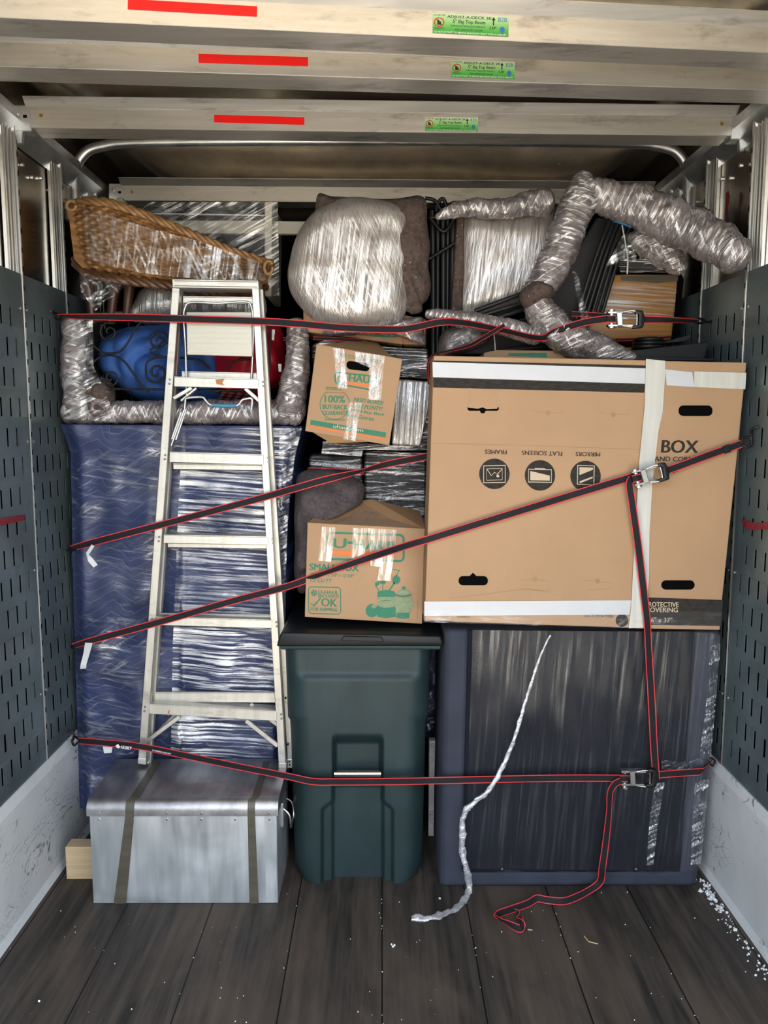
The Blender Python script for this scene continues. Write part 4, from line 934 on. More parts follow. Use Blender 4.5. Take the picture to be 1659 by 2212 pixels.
# --- large flat carton
YL = 2.60
t = thing('flat_picture_carton', 'large flat brown picture carton closed with white tape, on top of the ottoman', 'carton', (P(1250, 1350, YL).x, YL+0.1, P(1250, 1357, YL).z))
def G(x, y): return (900+x/2.1858, 740+y/2.1858)
def GG(pts): return [G(*p) for p in pts]
pl = YP(YL)
bm = NB(); prism_px(bm, [(917, 1342), (1385, 1357), (1412, 778), (937, 768)], YL, 0.20, 0.004); obj('carton_half', bm, M['card'], t)
bm = NB(); prism_px(bm, [(1372, 1358), (1555, 1361), (1560, 1300), (1590, 1010), (1613, 783), (1396, 779)], YL-0.005, 0.212, 0.003); obj('carton_sleeve', bm, M['card'], t)
# charcoal bands and print of the wide half
for q in ([(80, 85), (1082, 108), (1080, 122), (80, 95)], [(78, 165), (1078, 195), (1074, 237), (78, 212)]):
    bm = NB(); decal(bm, pl, GG(q)); obj('charcoal_band', bm, M['char'], t)
icons = []
for cx, cy, r in ((367, 620, 72), (582, 627, 72), (797, 630, 72)):
    bm = NB(); decal(bm, pl, GG(circ(cx, cy, r, 40))); icons.append(obj('round_icon', bm, M['char'], t))
bm = NB()
letter(bm, pl, 'FRAMES', G(425, 507), G(323, 505), 20/2.1858, 0.035); letter(bm, pl, 'FLAT SCREENS', G(687, 515), G(497, 510), 20/2.1858, 0.035); letter(bm, pl, 'MIRRORS', G(866, 518), G(751, 516), 20/2.1858, 0.035)
letter(bm, pl, 'NEED MORE BOXES', G(928, 1287), G(792, 1283), 12/2.1858, 0.01); letter(bm, pl, 'CONTENTS', G(252, 1288), G(190, 1287), 10/2.1858, 0.01)
stroke(bm, pl, GG([(66, 1285), (172, 1287), (172, 1316), (66, 1313)]), 1.2, True); decal(bm, pl, GG(circ(969, 1312, 30, 24, 30)), 0.001)
obj('charcoal_print', bm, M['char'], t)
bm = NB(); e = 0.0018
stroke(bm, pl, GG([(316, 582), (418, 580), (418, 660), (316, 662)]), 2.4, True, e); stroke(bm, pl, GG([(330, 596), (404, 594), (404, 648), (330, 650)]), 1.2, True, e)
stroke(bm, pl, GG([(332, 598), (352, 628), (368, 612), (380, 622), (404, 596)]), 1.6, False, e); decal(bm, pl, GG(circ(383, 630, 7, 14)), e); obj('icon_lines', bm, M['cream_ink'], icons[0]); bm = NB()
stroke(bm, pl, GG([(528, 598), (636, 600), (636, 660), (528, 658)]), 2.2, True, e); decal(bm, pl, GG([(536, 606), (628, 628), (628, 652), (536, 650)]), e); decal(bm, pl, GG([(556, 592), (608, 594), (606, 598), (558, 597)]), e); obj('icon_lines', bm, M['cream_ink'], icons[1]); bm = NB()
stroke(bm, pl, GG([(760, 580), (838, 582), (836, 672), (758, 668)]), 2.4, True, e); decal(bm, pl, GG([(768, 655), (830, 632), (830, 640), (770, 664)]), e); decal(bm, pl, GG([(768, 588), (832, 590), (832, 600), (768, 626)]), e)
obj('icon_lines', bm, M['cream_ink'], icons[2])
bm = NB()
decal(bm, pl, GG(rrect(240, 300, 388, 322, 10)), 0.0009); decal(bm, pl, GG(circ(312, 322, 13, 18)), 0.001); obj('hand_hole', bm, M['void'], t); bm = NB(); decal(bm, pl, GG(rrect(198, 1102, 336, 1146, 20)), 0.0012); decal(bm, pl, GG([(250, 1102), (266, 1086), (282, 1102)]), 0.0012)
obj('hand_hole', bm, M['void'], t)
bm = NB(); decal(bm, pl, GG([(240, 215), (378, 222), (374, 262), (388, 290), (380, 312), (330, 314), (312, 306), (290, 312), (244, 308), (240, 288), (258, 270)]), 0.0018); obj('hand_hole_flap', bm, M['card'], t)
bm = NB()
for pts in ([(550, 298), (552, 325), (608, 330)], [(634, 332), (688, 332), (694, 305)], [(860, 300), (866, 330), (916, 336)], [(942, 338), (1000, 338), (1002, 312)], [(480, 1124), (546, 1118)], [(572, 1120), (625, 1126), (622, 1180), (520, 1160)], [(784, 1124), (840, 1124)], [(866, 1130), (922, 1136), (915, 1162), (800, 1168)], [(240, 215), (262, 270), (240, 290)], [(76, 475), (500, 485), (1060, 505)], [(160, 1208), (500, 1165), (620, 1172)]):
    stroke(bm, pl, GG(pts), 0.9)
obj('fold_line', bm, M['card_dark'], t)
bm = NB()
for cx, cy in ((620, 332), (928, 340), (559, 1116), (854, 1126)): decal(bm, pl, GG(circ(cx, cy, 12, 18)), 0.001)
obj('finger_hole', bm, M['card_dark'], t)
def tape(q, m='white_tape', e=0.0022, name='white_tape'):
    bm = NB(); decal(bm, pl, GG(q), e); obj(name, bm, M[m], t)
tape([(75, 92), (1086, 122), (1080, 195), (76, 163)]); tape([(36, 1222), (1015, 1216), (1004, 1284), (36, 1290)])
pl = YP(YL-0.005)
tape([(1082, 78), (1172, 86), (1172, 150), (1160, 330), (1140, 420), (1112, 660), (1098, 900), (1095, 1120), (1075, 1345), (1000, 1348), (1012, 1240), (1030, 900), (1050, 560), (1075, 300)], 'cream_tape', 0.003)
tape([(1172, 126), (1300, 140), (1310, 210), (1180, 202)], 'white_tape', 0.002); tape([(1310, 136), (1555, 143), (1550, 221), (1308, 210)], 'cream_tape', 0.0024)
bm = NB(); decal(bm, pl, GG([(1090, 1203), (1446, 1215), (1436, 1338), (1075, 1332)])); obj('charcoal_band', bm, M['char'], t); bm = NB(); letter(bm, pl, 'BOX', G(1155, 520), G(1328, 522), 60/2.1858, 0.06, 0.08)
letter(bm, pl, 'AND CORNER', G(1122, 560), G(1345, 562), 22/2.1858, 0.03, 0.08); obj('charcoal_print', bm, M['char'], t)
bm = NB(); letter(bm, pl, 'PROTECTIVE', G(1080, 1246), G(1236, 1248), 22/2.1858, 0.045, 0, 0.0016); letter(bm, pl, 'COVERING', G(1080, 1272), G(1232, 1273), 22/2.1858, 0.045, 0, 0.0016); letter(bm, pl, '36" x 37"', G(1090, 1320), G(1206, 1322), 24/2.1858, 0.006, 0.1, 0.0016); obj('cream_lettering', bm, M['cream_ink'], t)
bm = NB(); decal(bm, pl, GG(rrect(1236, 297, 1396, 347, 22)), 0.0012); obj('hand_hole', bm, M['void'], t); bm = NB(); decal(bm, pl, GG(rrect(1154, 1122, 1312, 1166, 22)), 0.0012); obj('hand_hole', bm, M['void'], t)
film_part(t, [(1300, 1372), (1362, 1368)], [(1300, 1562), (1362, 1556)], [(0, 1318), (1, 1322)], [(0, 1356), (1, 1360)], lambda px, py, u, tt: YL-0.012, 20, 8, M['film_h2'])
film_part(t, [(1300, 915), (1362, 915)], [(1300, 1370), (1362, 1368)], [(0, 1318), (1, 1322)], [(0, 1344), (1, 1357)], lambda px, py, u, tt: YL-0.008, 20, 8, M['film_h2'])
# carton sliver and dark things behind its top edge
bm = NB(); prism_px(bm, [(1040, 800), (1046, 762), (1072, 756), (1240, 758), (1275, 772), (1390, 775), (1390, 800)], YL+0.26, 0.25, 0.003)
c9 = obj('low_carton', bm, M['card']); tag(c9, 'brown carton whose top edge shows just behind the large flat carton', 'carton')
bm = NB(); decal(bm, YP(YL+0.26), [(1096, 768), (1100, 763), (1180, 762), (1182, 772)]); obj('green_print', bm, M['green'], c9)
# ================================================================== the load, upper row
# --- upside-down table frame padded and wrapped: two legs and the rail between
t = thing('padded_table_frame', 'upturned frame with padded legs in film, lying on the navy blanket bundle', 'furniture', (-0.76, 2.98, 1.67))
bm = NB(); pad_px(bm, [(162, 700, 2.96, 25), (160, 760, 2.96, 27), (164, 830, 2.96, 28), (170, 890, 2.97, 30)], seed=1); obj('padded_leg', bm, M['pad_h'], t, smooth=60)
bm = NB(); pad_px(bm, [(640, 702, 2.96, 22), (642, 760, 2.96, 24), (638, 830, 2.96, 30), (622, 890, 2.97, 32)], seed=5); obj('padded_leg', bm, M['pad_h'], t, smooth=60)
bm = NB(); pad_px(bm, [(150, 892, 2.97, 24), (260, 892, 2.97, 24), (400, 892, 2.97, 25), (520, 892, 2.97, 26), (640, 890, 2.97, 27)], seed=9, per=30); obj('padded_rail', bm, M['pad_u'], t, smooth=60)
bm = NB(); pillow(bm, [(186, 905), (182, 850), (196, 822), (216, 814), (236, 830), (240, 862), (236, 905)], 2.93, 0.06, 0.03, 0.02, 14, 3, 12, 6); obj('corner_pad', bm, M['felt'], t, smooth=70, label='bare felt at the corner')
bm = NB(); pillow(bm, [(586, 905), (596, 872), (612, 830), (636, 815), (656, 850), (652, 905)], 2.93, 0.05, 0.02, 0.014, 14, 7, 12, 6); obj('corner_pad', bm, M['pad'], t, smooth=70)
film_part(t, [(680, 138), (900, 138)], [(680, 200), (790, 202), (900, 250)], [(0, 690), (1, 690)], [(0, 905), (1, 912)], lambda px, py, u, tt: 2.915-0.02*math.sin(u*3.14)+0.01*nz((px*0.05, 0, py*0.05), 1, 3), 24, 40, M['film_d'])

# --- blue and red cloth bags behind the scrolled iron
def fold(seed, a=0.012, s=7.0):
    return lambda q: a*(1-2*abs(math.sin((q.x*0.9+q.z*1.2+0.22*nz(q, 4, seed))*s*2.2)))*(0.55+0.6*nz(q, 3.5, seed+2))+0.45*a*(1-2*abs(math.sin((q.x*1.3-q.z*0.7+0.12*nz(q, 6, seed+4))*s*4)))*(0.3+0.9*nz(q, 4.5, seed+9))
bm = NB(); pillow(bm, [(194, 765), (205, 728), (250, 704), (300, 697), (375, 692), (440, 694), (468, 730), (474, 780), (470, 830), (478, 868), (440, 884), (380, 880), (320, 876), (275, 856), (232, 825), (200, 795)], 3.08, 0.16, 0.10, 0.03, 7, 2, 26, 9, folds=fold(3, 0.045))
tag(obj('blue_cloth_bag', bm, M['blue_bag'], smooth=80), 'bulging blue cloth bag behind the scrolled iron, left of the ladder', 'bag')
bm = NB(); pillow(bm, [(456, 800), (450, 760), (475, 715), (540, 700), (598, 700), (610, 760), (611, 815), (590, 832), (560, 850), (540, 878), (480, 880), (460, 845)], 3.10, 0.14, 0.08, 0.02, 8, 12, 22, 9, folds=fold(8, 0.034))
r = obj('red_cloth_bag', bm, M['red_bag'], smooth=80); tag(r, 'crimson cloth bag behind the ladder, right of the blue bag', 'bag')
bm = NB()
for k in range(26):
    x = 466+(k*37 % 70); y = 846+(k*23 % 26); decal(bm, YP(3.06), [(x, y), (x+6, y-3), (x+12, y+1), (x+5, y+3)], 0.035)
obj('black_pattern', bm, M['ink'], r)
for q in ([(588, 712), (594, 712), (592, 736), (587, 734)], [(601, 786), (608, 786), (608, 803), (602, 803)]):
    bm = NB(); decal(bm, YP(3.0), q); obj('white_tag', bm, M['tagw'], r)

# --- scrolled wrought iron panel
t = thing('scrolled_iron_panel', 'black wrought iron panel with curling scrolls in front of the blue bag', 'headboard', (-0.8, 2.93, 1.7))
YI = 2.925
def C3(x, y): return (100+x/2.765, 400+y/2.765)
def spiral(cx, cy, r0, r1, a0, turns, n=60, asp=1.0):
    out = []
    for k in range(n+1):
        f = k/n; a = math.radians(a0)+turns*2*math.pi*f; rr = lerp(r0, r1, f**0.8)
        out.append((cx+rr*math.cos(a), cy+asp*rr*math.sin(a)))
    return out
def iron(pts, r=0.0038, per=5, Y=YI):
    bm = NB(); tube_px(bm, [(*C3(x, y), Y) for x, y in pts], r, 8, per=per); obj('scroll', bm, M['iron'], t, smooth=60)
iron(spiral(375, 878, 8, 62, 140, 1.45, 40)+[(300, 800), (340, 790)], per=3)
iron([(258, 925), (290, 965), (340, 1000), (400, 1004), (450, 985), (500, 920), (535, 850), (600, 790)])
iron(spiral(672, 932, 8, 66, 190, 1.55, 40)[:-2]+[(620, 985), (680, 1022), (760, 1030)], per=3)
iron([(255, 1100), (290, 1050), (340, 1020), (400, 1018), (460, 1048), (510, 1110), (560, 1185), (610, 1240)])
iron(spiral(384, 1150, 8, 56, 60, 1.35, 40), per=3)
iron(spiral(658, 1120, 8, 64, 20, 1.4, 40)+[(600, 1060), (660, 1030), (760, 1026)], per=3)
iron([(760, 1030), (850, 1036), (920, 1048), (980, 1095)]); iron([(1075, 1105), (1110, 1062), (1170, 1042), (1240, 1048)]); iron(spiral(1150, 900, 8, 62, 0, 1.4, 40), per=3)
iron([(236, 775), (240, 900), (246, 1050), (252, 1135)], 0.004); iron([(260, 770), (262, 900), (250, 1100)], 0.003); iron([(1335, 850), (1335, 1000), (1332, 1110)], 0.004)
iron([(380, 1216), (700, 1220), (1000, 1224), (1245, 1228)], 0.004); iron([(236, 776), (420, 784), (700, 790), (1000, 796), (1330, 800)], 0.004); iron([(340, 700), (345, 780), (350, 860)], 0.003)

# --- wicker basket
t = thing('wicker_basket', 'long golden wicker basket in film, tilted, at top left of the load', 'basket', (P(360, 600, 3.0).x, 3.05, P(360, 610, 3.0).z))
bk_L = [(430, 150), (447, 145), (500, 146), (550, 152), (590, 165), (640, 200)]; bk_R = [(430, 330), (470, 440), (510, 520), (545, 575), (575, 592), (640, 570)]
NS, NR = 30, 19
bk_top = [(0, 447), (0.1, 436), (0.2, 440), (0.4, 470), (0.6, 508), (0.8, 546), (1.0, 574)]; bk_bot = [(0, 560), (0.06, 585), (0.2, 596), (0.5, 612), (0.75, 628), (0.9, 626), (1, 612)]
def bkpx(u): return lerp(146, 590, u)
def bk(u, t):
    px = bkpx(u)+lerp(0, 14, t)*(1-2*u)*1.0; py = lerp(piece(bk_top, u), piece(bk_bot, u), t)
    e = 2*u-1; y = 2.90+0.16*(abs(e)**3.0)+0.07*(t-0.25)**2
    return px, py, y
bm = NB(); NX, NY = 440, 228; g = []
for j in range(NY+1):
    row = []
    for i in range(NX+1):
        u, tt = i/NX, j/NY; px, py, y = bk(u, tt)
        s_ = u*NS; r_ = tt*NR
        weave = abs(math.sin(math.pi*r_))**0.6*math.cos(math.pi*(s_+math.floor(r_)))
        row.append(bm.verts.new(P(px, py, y-0.011*weave)))
    g.append(row)
for j in range(NY):
    for i in range(NX): bm.faces.new([g[j][i], g[j+1][i], g[j+1][i+1], g[j][i+1]])
# inner and far side: a closed shell behind the woven front
rb = [[bm.verts.new(P(*bk(i/44, 0.0)[:2], 3.02+0.14*(1-abs(2*i/44-1)**3))) for i in range(45)]]
rb.append([bm.verts.new(P(*bk(i/44, 1.0)[:2], 3.02+0.04*(1-abs(2*i/44-1)**3))) for i in range(45)])
for i in range(44): bm.faces.new([rb[0][i], rb[0][i+1], rb[1][i+1], rb[1][i]])
for i in range(44): bm.faces.new([rb[1][i], rb[1][i+1], g[NY][(i+1)*10], g[NY][i*10]])
obj('woven_side', bm, M['wicker'], t, smooth=70)
bm = NB()
for ph in (0, 2.1, 4.2):
    pts = []
    for k in range(121):
        u = k/120; px, py, y = bk(u, 0.0); a = u*46+ph
        pts.append(P(px, py-3, y-0.006)+Vector((0, 0.009*math.cos(a), 0.009*math.sin(a))))
    add_tube(bm, pts, 0.0085, 8)
obj('braided_rim', bm, M['wicker'], t, smooth=60)
bm = NB()
for ph in (0, 2.1, 4.2):
    pts = []
    for k in range(91):
        u = k/90; px, py, y = bk(u, 1.0); a = u*40+ph
        pts.append(P(px, py+5, y-0.004)+Vector((0, 0.010*math.cos(a), 0.010*math.sin(a))))
    add_tube(bm, pts, 0.011, 8)
obj('braided_foot', bm, M['dark_wicker'], t, smooth=60)
for cx, cy, rx, ry in ((154, 444, 10, 10), (580, 578, 9, 14)):
    bm = NB(); tube_px(bm, [(cx+rx*math.cos(a), cy+ry*math.sin(a), 2.985) for a in [k*2*math.pi/14 for k in range(14)]], 0.0065, 8, per=3); obj('loop_handle', bm, M['wicker'], t, smooth=60)
film_part(t, [(440, 178), (580, 190)], [(440, 330), (520, 540), (600, 575)], [(0, 452), (0.2, 456), (0.5, 493), (1, 566)], [(0, 560), (0.3, 590), (0.7, 606), (1, 606)], lambda px, py, u, tt: 2.872+0.16*(abs(2*(px-146)/444-1)**3.0)+0.008*nz((px*0.04, 0, py*0.04), 1, 3), 90, 40, M['film_s'])
film_part(t, [(590, 172), (650, 176)], [(590, 300), (650, 236)], [(0, 586), (0.4, 600), (1, 606)], [(0, 632), (0.5, 672), (1, 640)], lambda px, py, u, tt: 2.90+0.03*nz((px*0.06, 0, py*0.06), 1, 3), 30, 24, M['film_d'], 'loose_film')

# --- red-brown chair legs and a small bundle under the basket
t = thing('red_brown_chair', 'upturned red brown wooden chair glimpsed under the left end of the basket', 'chair', (P(230, 680, 3.12).x, 3.15, 1.9))
for pts in ([(200, 700), (196, 650), (190, 610)], [(238, 700), (244, 650), (252, 600)], [(272, 690), (278, 640), (282, 600)]):
    bm = NB(); tube_px(bm, [(x, y, 3.12) for x, y in pts], [0.016, 0.02, 0.024], 12, smooth=False); obj('leg', bm, M['mahog'], t, smooth=60)
bm = NB(); prism_px(bm, [(180, 676), (300, 668), (300, 690), (180, 700)], 3.11, 0.05, 0.006); obj('rail', bm, M['mahog'], t)
bm = NB(); pillow(bm, [(276, 690), (284, 640), (300, 618), (350, 612), (420, 616), (500, 612), (556, 616), (560, 688), (420, 694)], 3.08, 0.11, 0.05, 0.015, 8, 3, 14, 6)
tag(obj('wrapped_bundle', bm, M['silver_wrap'], smooth=70), 'small padded bundle in silvery film under the basket, behind the ladder top', 'bundle')

# --- white furniture frame behind the basket
t = thing('white_furniture_frame', 'cream white furniture frame in film behind the basket', 'furniture', (P(430, 500, 3.3).x, 3.35, 1.9))
bm = NB(); prism_px(bm, [(571, 436), (588, 434), (586, 640), (572, 640)], 3.22, 0.30, 0.005); obj('post', bm, M['cream'], t)
bm = NB(); prism_px(bm, [(250, 428), (262, 424), (270, 440), (268, 600), (254, 600)], 3.26, 0.05, 0.005); obj('post', bm, M['cream'], t)
bm = NB(); prism_px(bm, [(256, 476), (572, 476), (572, 505), (256, 503)], 3.30, 0.03, 0.003); obj('rail', bm, M['cream'], t)
bm = NB(); prism_px(bm, [(256, 458), (572, 463), (572, 467), (256, 462)], 3.34, 0.02, 0.002); obj('rail', bm, M['zinc'], t)
bm = NB(); prism_px(bm, [(256, 505), (572, 505), (572, 690), (256, 690)], 3.36, 0.02, 0.002); obj('dark_sheet', bm, M['void'], t)  # near-black sheet closing off the space behind the frame
film_part(t, [(440, 262), (640, 262)], [(440, 600), (640, 604)], [(0, 436), (1, 436)], [(0, 600), (1, 640)], lambda px, py, u, tt: 3.20+0.01*nz((px*0.05, 0, py*0.05), 1, 3), 40, 24, M['film_d'])
bm = NB(); prism_px(bm, [(586, 477), (660, 478), (660, 505), (586, 505)], 3.30, 0.03, 0.003); obj('rail', bm, M['cream'], t)

# --- round bundle in pads and film
t = thing('round_wrapped_bundle', 'big round padded disc bound in glossy film at the top centre', 'wrapped furniture', (P(770, 700, 2.92).x, 2.95, P(770, 715, 2.92).z))
bm = NB(); pillow(bm, [(622, 560), (618, 590), (624, 625), (642, 655), (672, 685), (705, 703), (745, 712), (790, 712), (835, 702), (868, 690), (884, 640), (888, 560), (886, 480), (876, 446), (845, 430), (800, 421), (760, 418), (720, 426), (682, 446), (650, 482), (632, 520)], 2.90, 0.08, 0.035, 0.016, 6, 6, 30, 9, power=7.0)
obj('padded_disc', bm, M['pad_disc'], t, smooth=70)
bm = NB(); pillow(bm, [(682, 424), (720, 420), (800, 424), (860, 424), (905, 417), (922, 432), (924, 480), (930, 530), (926, 570), (932, 610), (926, 640), (914, 655), (912, 670), (890, 676), (872, 668), (760, 640), (690, 560)], 2.92, 0.055, 0.02, 0.022, 12, 14, 14, 7)
obj('felt_pad', bm, M['felt'], t, smooth=70, label='bare speckled felt pad')
bm = NB(); pillow(bm, [(720, 700), (800, 705), (860, 690), (912, 683), (916, 712), (920, 742), (900, 740), (860, 726), (790, 722), (700, 722)], 2.94, 0.05, 0.02, 0.016, 14, 4, 10, 6); obj('hanging_pad', bm, M['pad'], t, smooth=70)

# --- folded black metal chair frame
t = thing('folded_black_frame', 'folded black metal chair frame standing right of the round bundle', 'chair', (P(955, 680, 3.1).x, 3.12, 1.75))
for x0, x1, r in ((934, 936, 0.010), (946, 945, 0.008), (957, 958, 0.010), (968, 966, 0.007), (980, 976, 0.012)):
    bm = NB(); tube_px(bm, [(x0, 455, 3.08), ((x0+x1)/2, 560, 3.09), (x1, 790, 3.1)], r, 10); obj('leg', bm, M['tube'], t, smooth=60)
for pts in ([(918, 428), (940, 434), (955, 460)], [(942, 458), (948, 436), (958, 430), (966, 452)], [(962, 458), (975, 440), (995, 438)], [(930, 470), (990, 466)], [(926, 560), (990, 520)], [(928, 470), (960, 500), (988, 460)]):
    bm = NB(); tube_px(bm, [(x, y, 3.05) for x, y in pts], 0.007, 8); obj('stretcher', bm, M['iron'], t, smooth=60)

# --- upright cushion bundle with a wrapped roll along its top
t = thing('upright_wrapped_panel', 'upright padded panel bound in upright glossy film, right of the black frame', 'wrapped furniture', (P(1090, 690, 2.98).x, 3.02, P(1090, 690, 2.98).z))
bm = NB(); pillow(bm, [(994, 462), (1060, 452), (1130, 446), (1196, 438), (1215, 448), (1212, 520), (1196, 580), (1160, 640), (1120, 668), (1060, 690), (985, 694), (990, 580)], 3.02, 0.12, 0.03, 0.008, 5, 2, 16, 7, power=5.0); obj('padded_panel', bm, M['pad_v'], t, smooth=70)
bm = NB(); prism_px(bm, [(990, 435), (1004, 434), (1000, 690), (974, 688)], 3.02, 0.10, 0.01); obj('felt_edge', bm, M['felt'], t, smooth=50, label='brown felt along the left edge')
bm = NB(); pad_px(bm, [(946, 468, 2.93, 8), (985, 455, 2.93, 16), (1030, 448, 2.93, 19), (1085, 452, 2.93, 20), (1140, 442, 2.92, 24), (1180, 438, 2.92, 27)], seed=14, bump=0.22)
tag(obj('wrapped_rod', bm, M['pad_u'], smooth=60), 'lumpy padded rod in film lying along the top of the upright padded panel', 'rod')

# --- black patio chairs
t = thing('black_patio_chair', 'black metal patio chair with mesh seat leaning under the bent padded frame', 'chair', (P(1300, 690, 3.0).x, 3.05, 1.72))
bm = NB(); prism_px(bm, [(1290, 470), (1345, 470), (1268, 700), (1180, 700), (1200, 620)], 3.06, 0.03, 0.004); obj('mesh_seat', bm, M['mesh'], t)
for k in range(6):
    x0 = 1318+k*9.5; x1 = 1244+k*10.5; bm = NB(); tube_px(bm, [(x0, 472, 3.0+0.012*k), ((x0+x1)/2+1, 570, 3.0+0.012*k), (x1, 690, 3.0+0.012*k)], 0.0075, 10); obj('slat', bm, M['tube'], t, smooth=60)
bm = NB(); tube_px(bm, [(1325, 476, 2.99), (1345, 482, 2.99), (1364, 490, 2.99)], 0.006, 8); obj('strap_loop', bm, plain('bright_blue_strap', (0.02, 0.22, 0.55), 0.5), t, smooth=60, label='bright blue strap')
bm = NB(); tube_px(bm, [(1344, 486, 2.985), (1352, 530, 2.985), (1356, 560, 2.985), (1355, 592, 2.985)], 0.003, 6); obj('white_cord', bm, M['tagw'], t, smooth=60)
t = thing('black_patio_chair', 'black metal patio chair lying low, its tubes slanting out from below the upright padded panel', 'chair', (P(1060, 720, 2.95).x, 2.98, 1.7))
bm = NB(); prism_px(bm, [(1000, 714), (1120, 704), (1180, 706), (1260, 765), (985, 765)], 3.03, 0.03, 0.004); obj('mesh_seat', bm, M['mesh'], t)
for a, b in (((1026, 672), (1140, 630)), ((1034, 684), (1150, 648)), ((1050, 694), (1160, 660)), ((1075, 712), (1180, 676)), ((1060, 760), (1240, 742))):
    bm = NB(); tube_px(bm, [(*a, 2.945), (*b, 2.955)], 0.009, 10, smooth=False); obj('slat', bm, M['tube'], t, smooth=60)
bm = NB(); tube_px(bm, [(1066, 716, 2.92), (1069, 740, 2.92), (1070, 770, 2.92)], 0.0025, 6); obj('white_cord', bm, M['tagw'], t, smooth=60)

# --- bent padded frame (the big wrapped chair arms)
t = thing('bent_padded_frame', 'big angular furniture frame in grey padding and film, its peak topmost in the load', 'furniture', (P(1260, 760, 2.88).x, 2.9, P(1300, 775, 2.88).z))
bm = NB(); pad_px(bm, [(1156, 640, 2.84, 30), (1180, 600, 2.84, 32), (1208, 545, 2.84, 36), (1232, 480, 2.85, 38), (1254, 425, 2.86, 36), (1260, 385, 2.87, 20)], seed=21, bump=0.14, ridge=0.08); obj('padded_leg', bm, M['pad_h'], t, smooth=60)
bm = NB(); pad_px(bm, [(1268, 415, 2.87, 30), (1330, 432, 2.85, 38), (1410, 458, 2.79, 42), (1490, 495, 2.72, 44), (1560, 530, 2.63, 40), (1592, 552, 2.58, 36)], seed=27, bump=0.14, ridge=0.08); obj('padded_arm', bm, M['pad_u'], t, smooth=60)
bm = NB(); pad_px(bm, [(1152, 640, 2.85, 28), (1182, 690, 2.84, 34), (1225, 730, 2.83, 36), (1290, 752, 2.82, 28), (1368, 771, 2.81, 10)], seed=33, bump=0.16, ridge=0.08); obj('padded_leg', bm, M['pad'], t, smooth=60)
bm = NB(); pillow(bm, [(1126, 634), (1150, 604), (1178, 602), (1200, 618), (1196, 640), (1170, 652), (1140, 664)], 2.80, 0.05, 0.03, 0.02, 16, 2, 10, 6); obj('felt_patch', bm, M['felt'], t, smooth=70, label='bare felt at the elbow')
film_part(t, [(585, 1236), (720, 1262)], [(585, 1246), (720, 1280)], [(0, 585), (1, 590)], [(0, 712), (1, 722)], lambda px, py, u, tt: 2.83+0.02*nz((px*0.1, 0, py*0.02), 1, 3), 8, 30, M['film_d'], 'loose_film')
film_part(t, [(395, 1250), (440, 1262)], [(395, 1330), (440, 1345)], [(0, 372), (1, 410)], [(0, 452), (1, 450)], lambda px, py, u, tt: 2.80+0.02*nz((px*0.05, 0, py*0.05), 1, 3), 16, 16, M['film_d'], 'loose_film')
t = thing('padded_chair_arm', 'short curved padded arm in film hanging under the right wing of the bent padded frame', 'furniture', (P(1430, 560, 2.95).x, 2.97, P(1430, 600, 2.95).z))
bm = NB(); pad_px(bm, [(1372, 518, 2.94, 18), (1405, 528, 2.94, 28), (1440, 548, 2.93, 30), (1468, 580, 2.93, 18)], seed=41, bump=0.2); obj('padded_arm', bm, M['pad'], t, smooth=60)
film_part(t, [(500, 1350), (580, 1306)], [(500, 1385), (580, 1370)], [(0, 510), (1, 492)], [(0, 582), (0.5, 562), (1, 566)], lambda px, py, u, tt: 2.93+0.02*nz((px*0.05, 0, py*0.05), 1, 3), 14, 14, M['film_d'], 'loose_film')
bm = NB(); pad_px(bm, [(925, 678, 2.90, 10), (960, 683, 2.89, 15), (1030, 694, 2.87, 17), (1100, 710, 2.85, 19), (1160, 726, 2.84, 19)], seed=45, bump=0.2, per=12)
tag(obj('wrapped_rod', bm, M['pad_u'], smooth=60), 'padded rod in film slanting down at the foot of the upright padded panel', 'rod')
bm = NB(); pillow(bm, [(950, 745), (960, 712), (990, 702), (1040, 706), (1062, 722), (1048, 742), (1000, 762), (958, 770)], 2.96, 0.12, 0.05, 0.02, 12, 9, 12, 6)
tag(obj('wrapped_bundle', bm, M['pad'], smooth=70), 'small mauve bundle in film tucked under the slanting padded rod', 'bundle')

# --- amber wooden chest
t = thing('amber_wooden_chest', 'amber wooden chest banded with film, at right behind the ratchet', 'chest', (P(1380, 735, 2.98).x, 3.1, P(1380, 735, 2.98).z))
bm = NB(); prism_px(bm, [(1270, 735), (1452, 735), (1466, 606), (1462, 592), (1300, 592), (1278, 606)], 3.10, 0.24, 0.012, 3); obj('body', bm, M['amber'], t, smooth=50)
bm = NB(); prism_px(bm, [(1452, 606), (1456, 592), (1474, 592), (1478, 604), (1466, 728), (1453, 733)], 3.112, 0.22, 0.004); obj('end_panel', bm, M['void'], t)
bm = NB(); decal(bm, YP(3.10), [(1340, 597), (1464, 597), (1464, 607), (1420, 612), (1340, 606)], 0.003); obj('tape_strip', bm, M['olive_tape'], t)
film_part(t, [(610, 1280), (690, 1275)], [(610, 1462), (690, 1456)], [(0, 610), (1, 612)], [(0, 690), (1, 688)], lambda px, py, u, tt: 3.092, 30, 14, M['film_h'])
bm = NB(); prism_px(bm, [(1280, 752), (1452, 748), (1452, 768), (1280, 768)], 3.10, 0.22, 0.003); tag(obj('amber_board', bm, M['amber']), 'amber wooden board lying flat under the chest', 'board')
bm = NB(); prism_px(bm, [(1330, 560), (1440, 556), (1462, 575), (1462, 590), (1340, 590)], 3.16, 0.12, 0.01); tag(obj('wrapped_tub', bm, M['black_wrap']), 'dark tub in film on top of the amber wooden chest', 'tub')

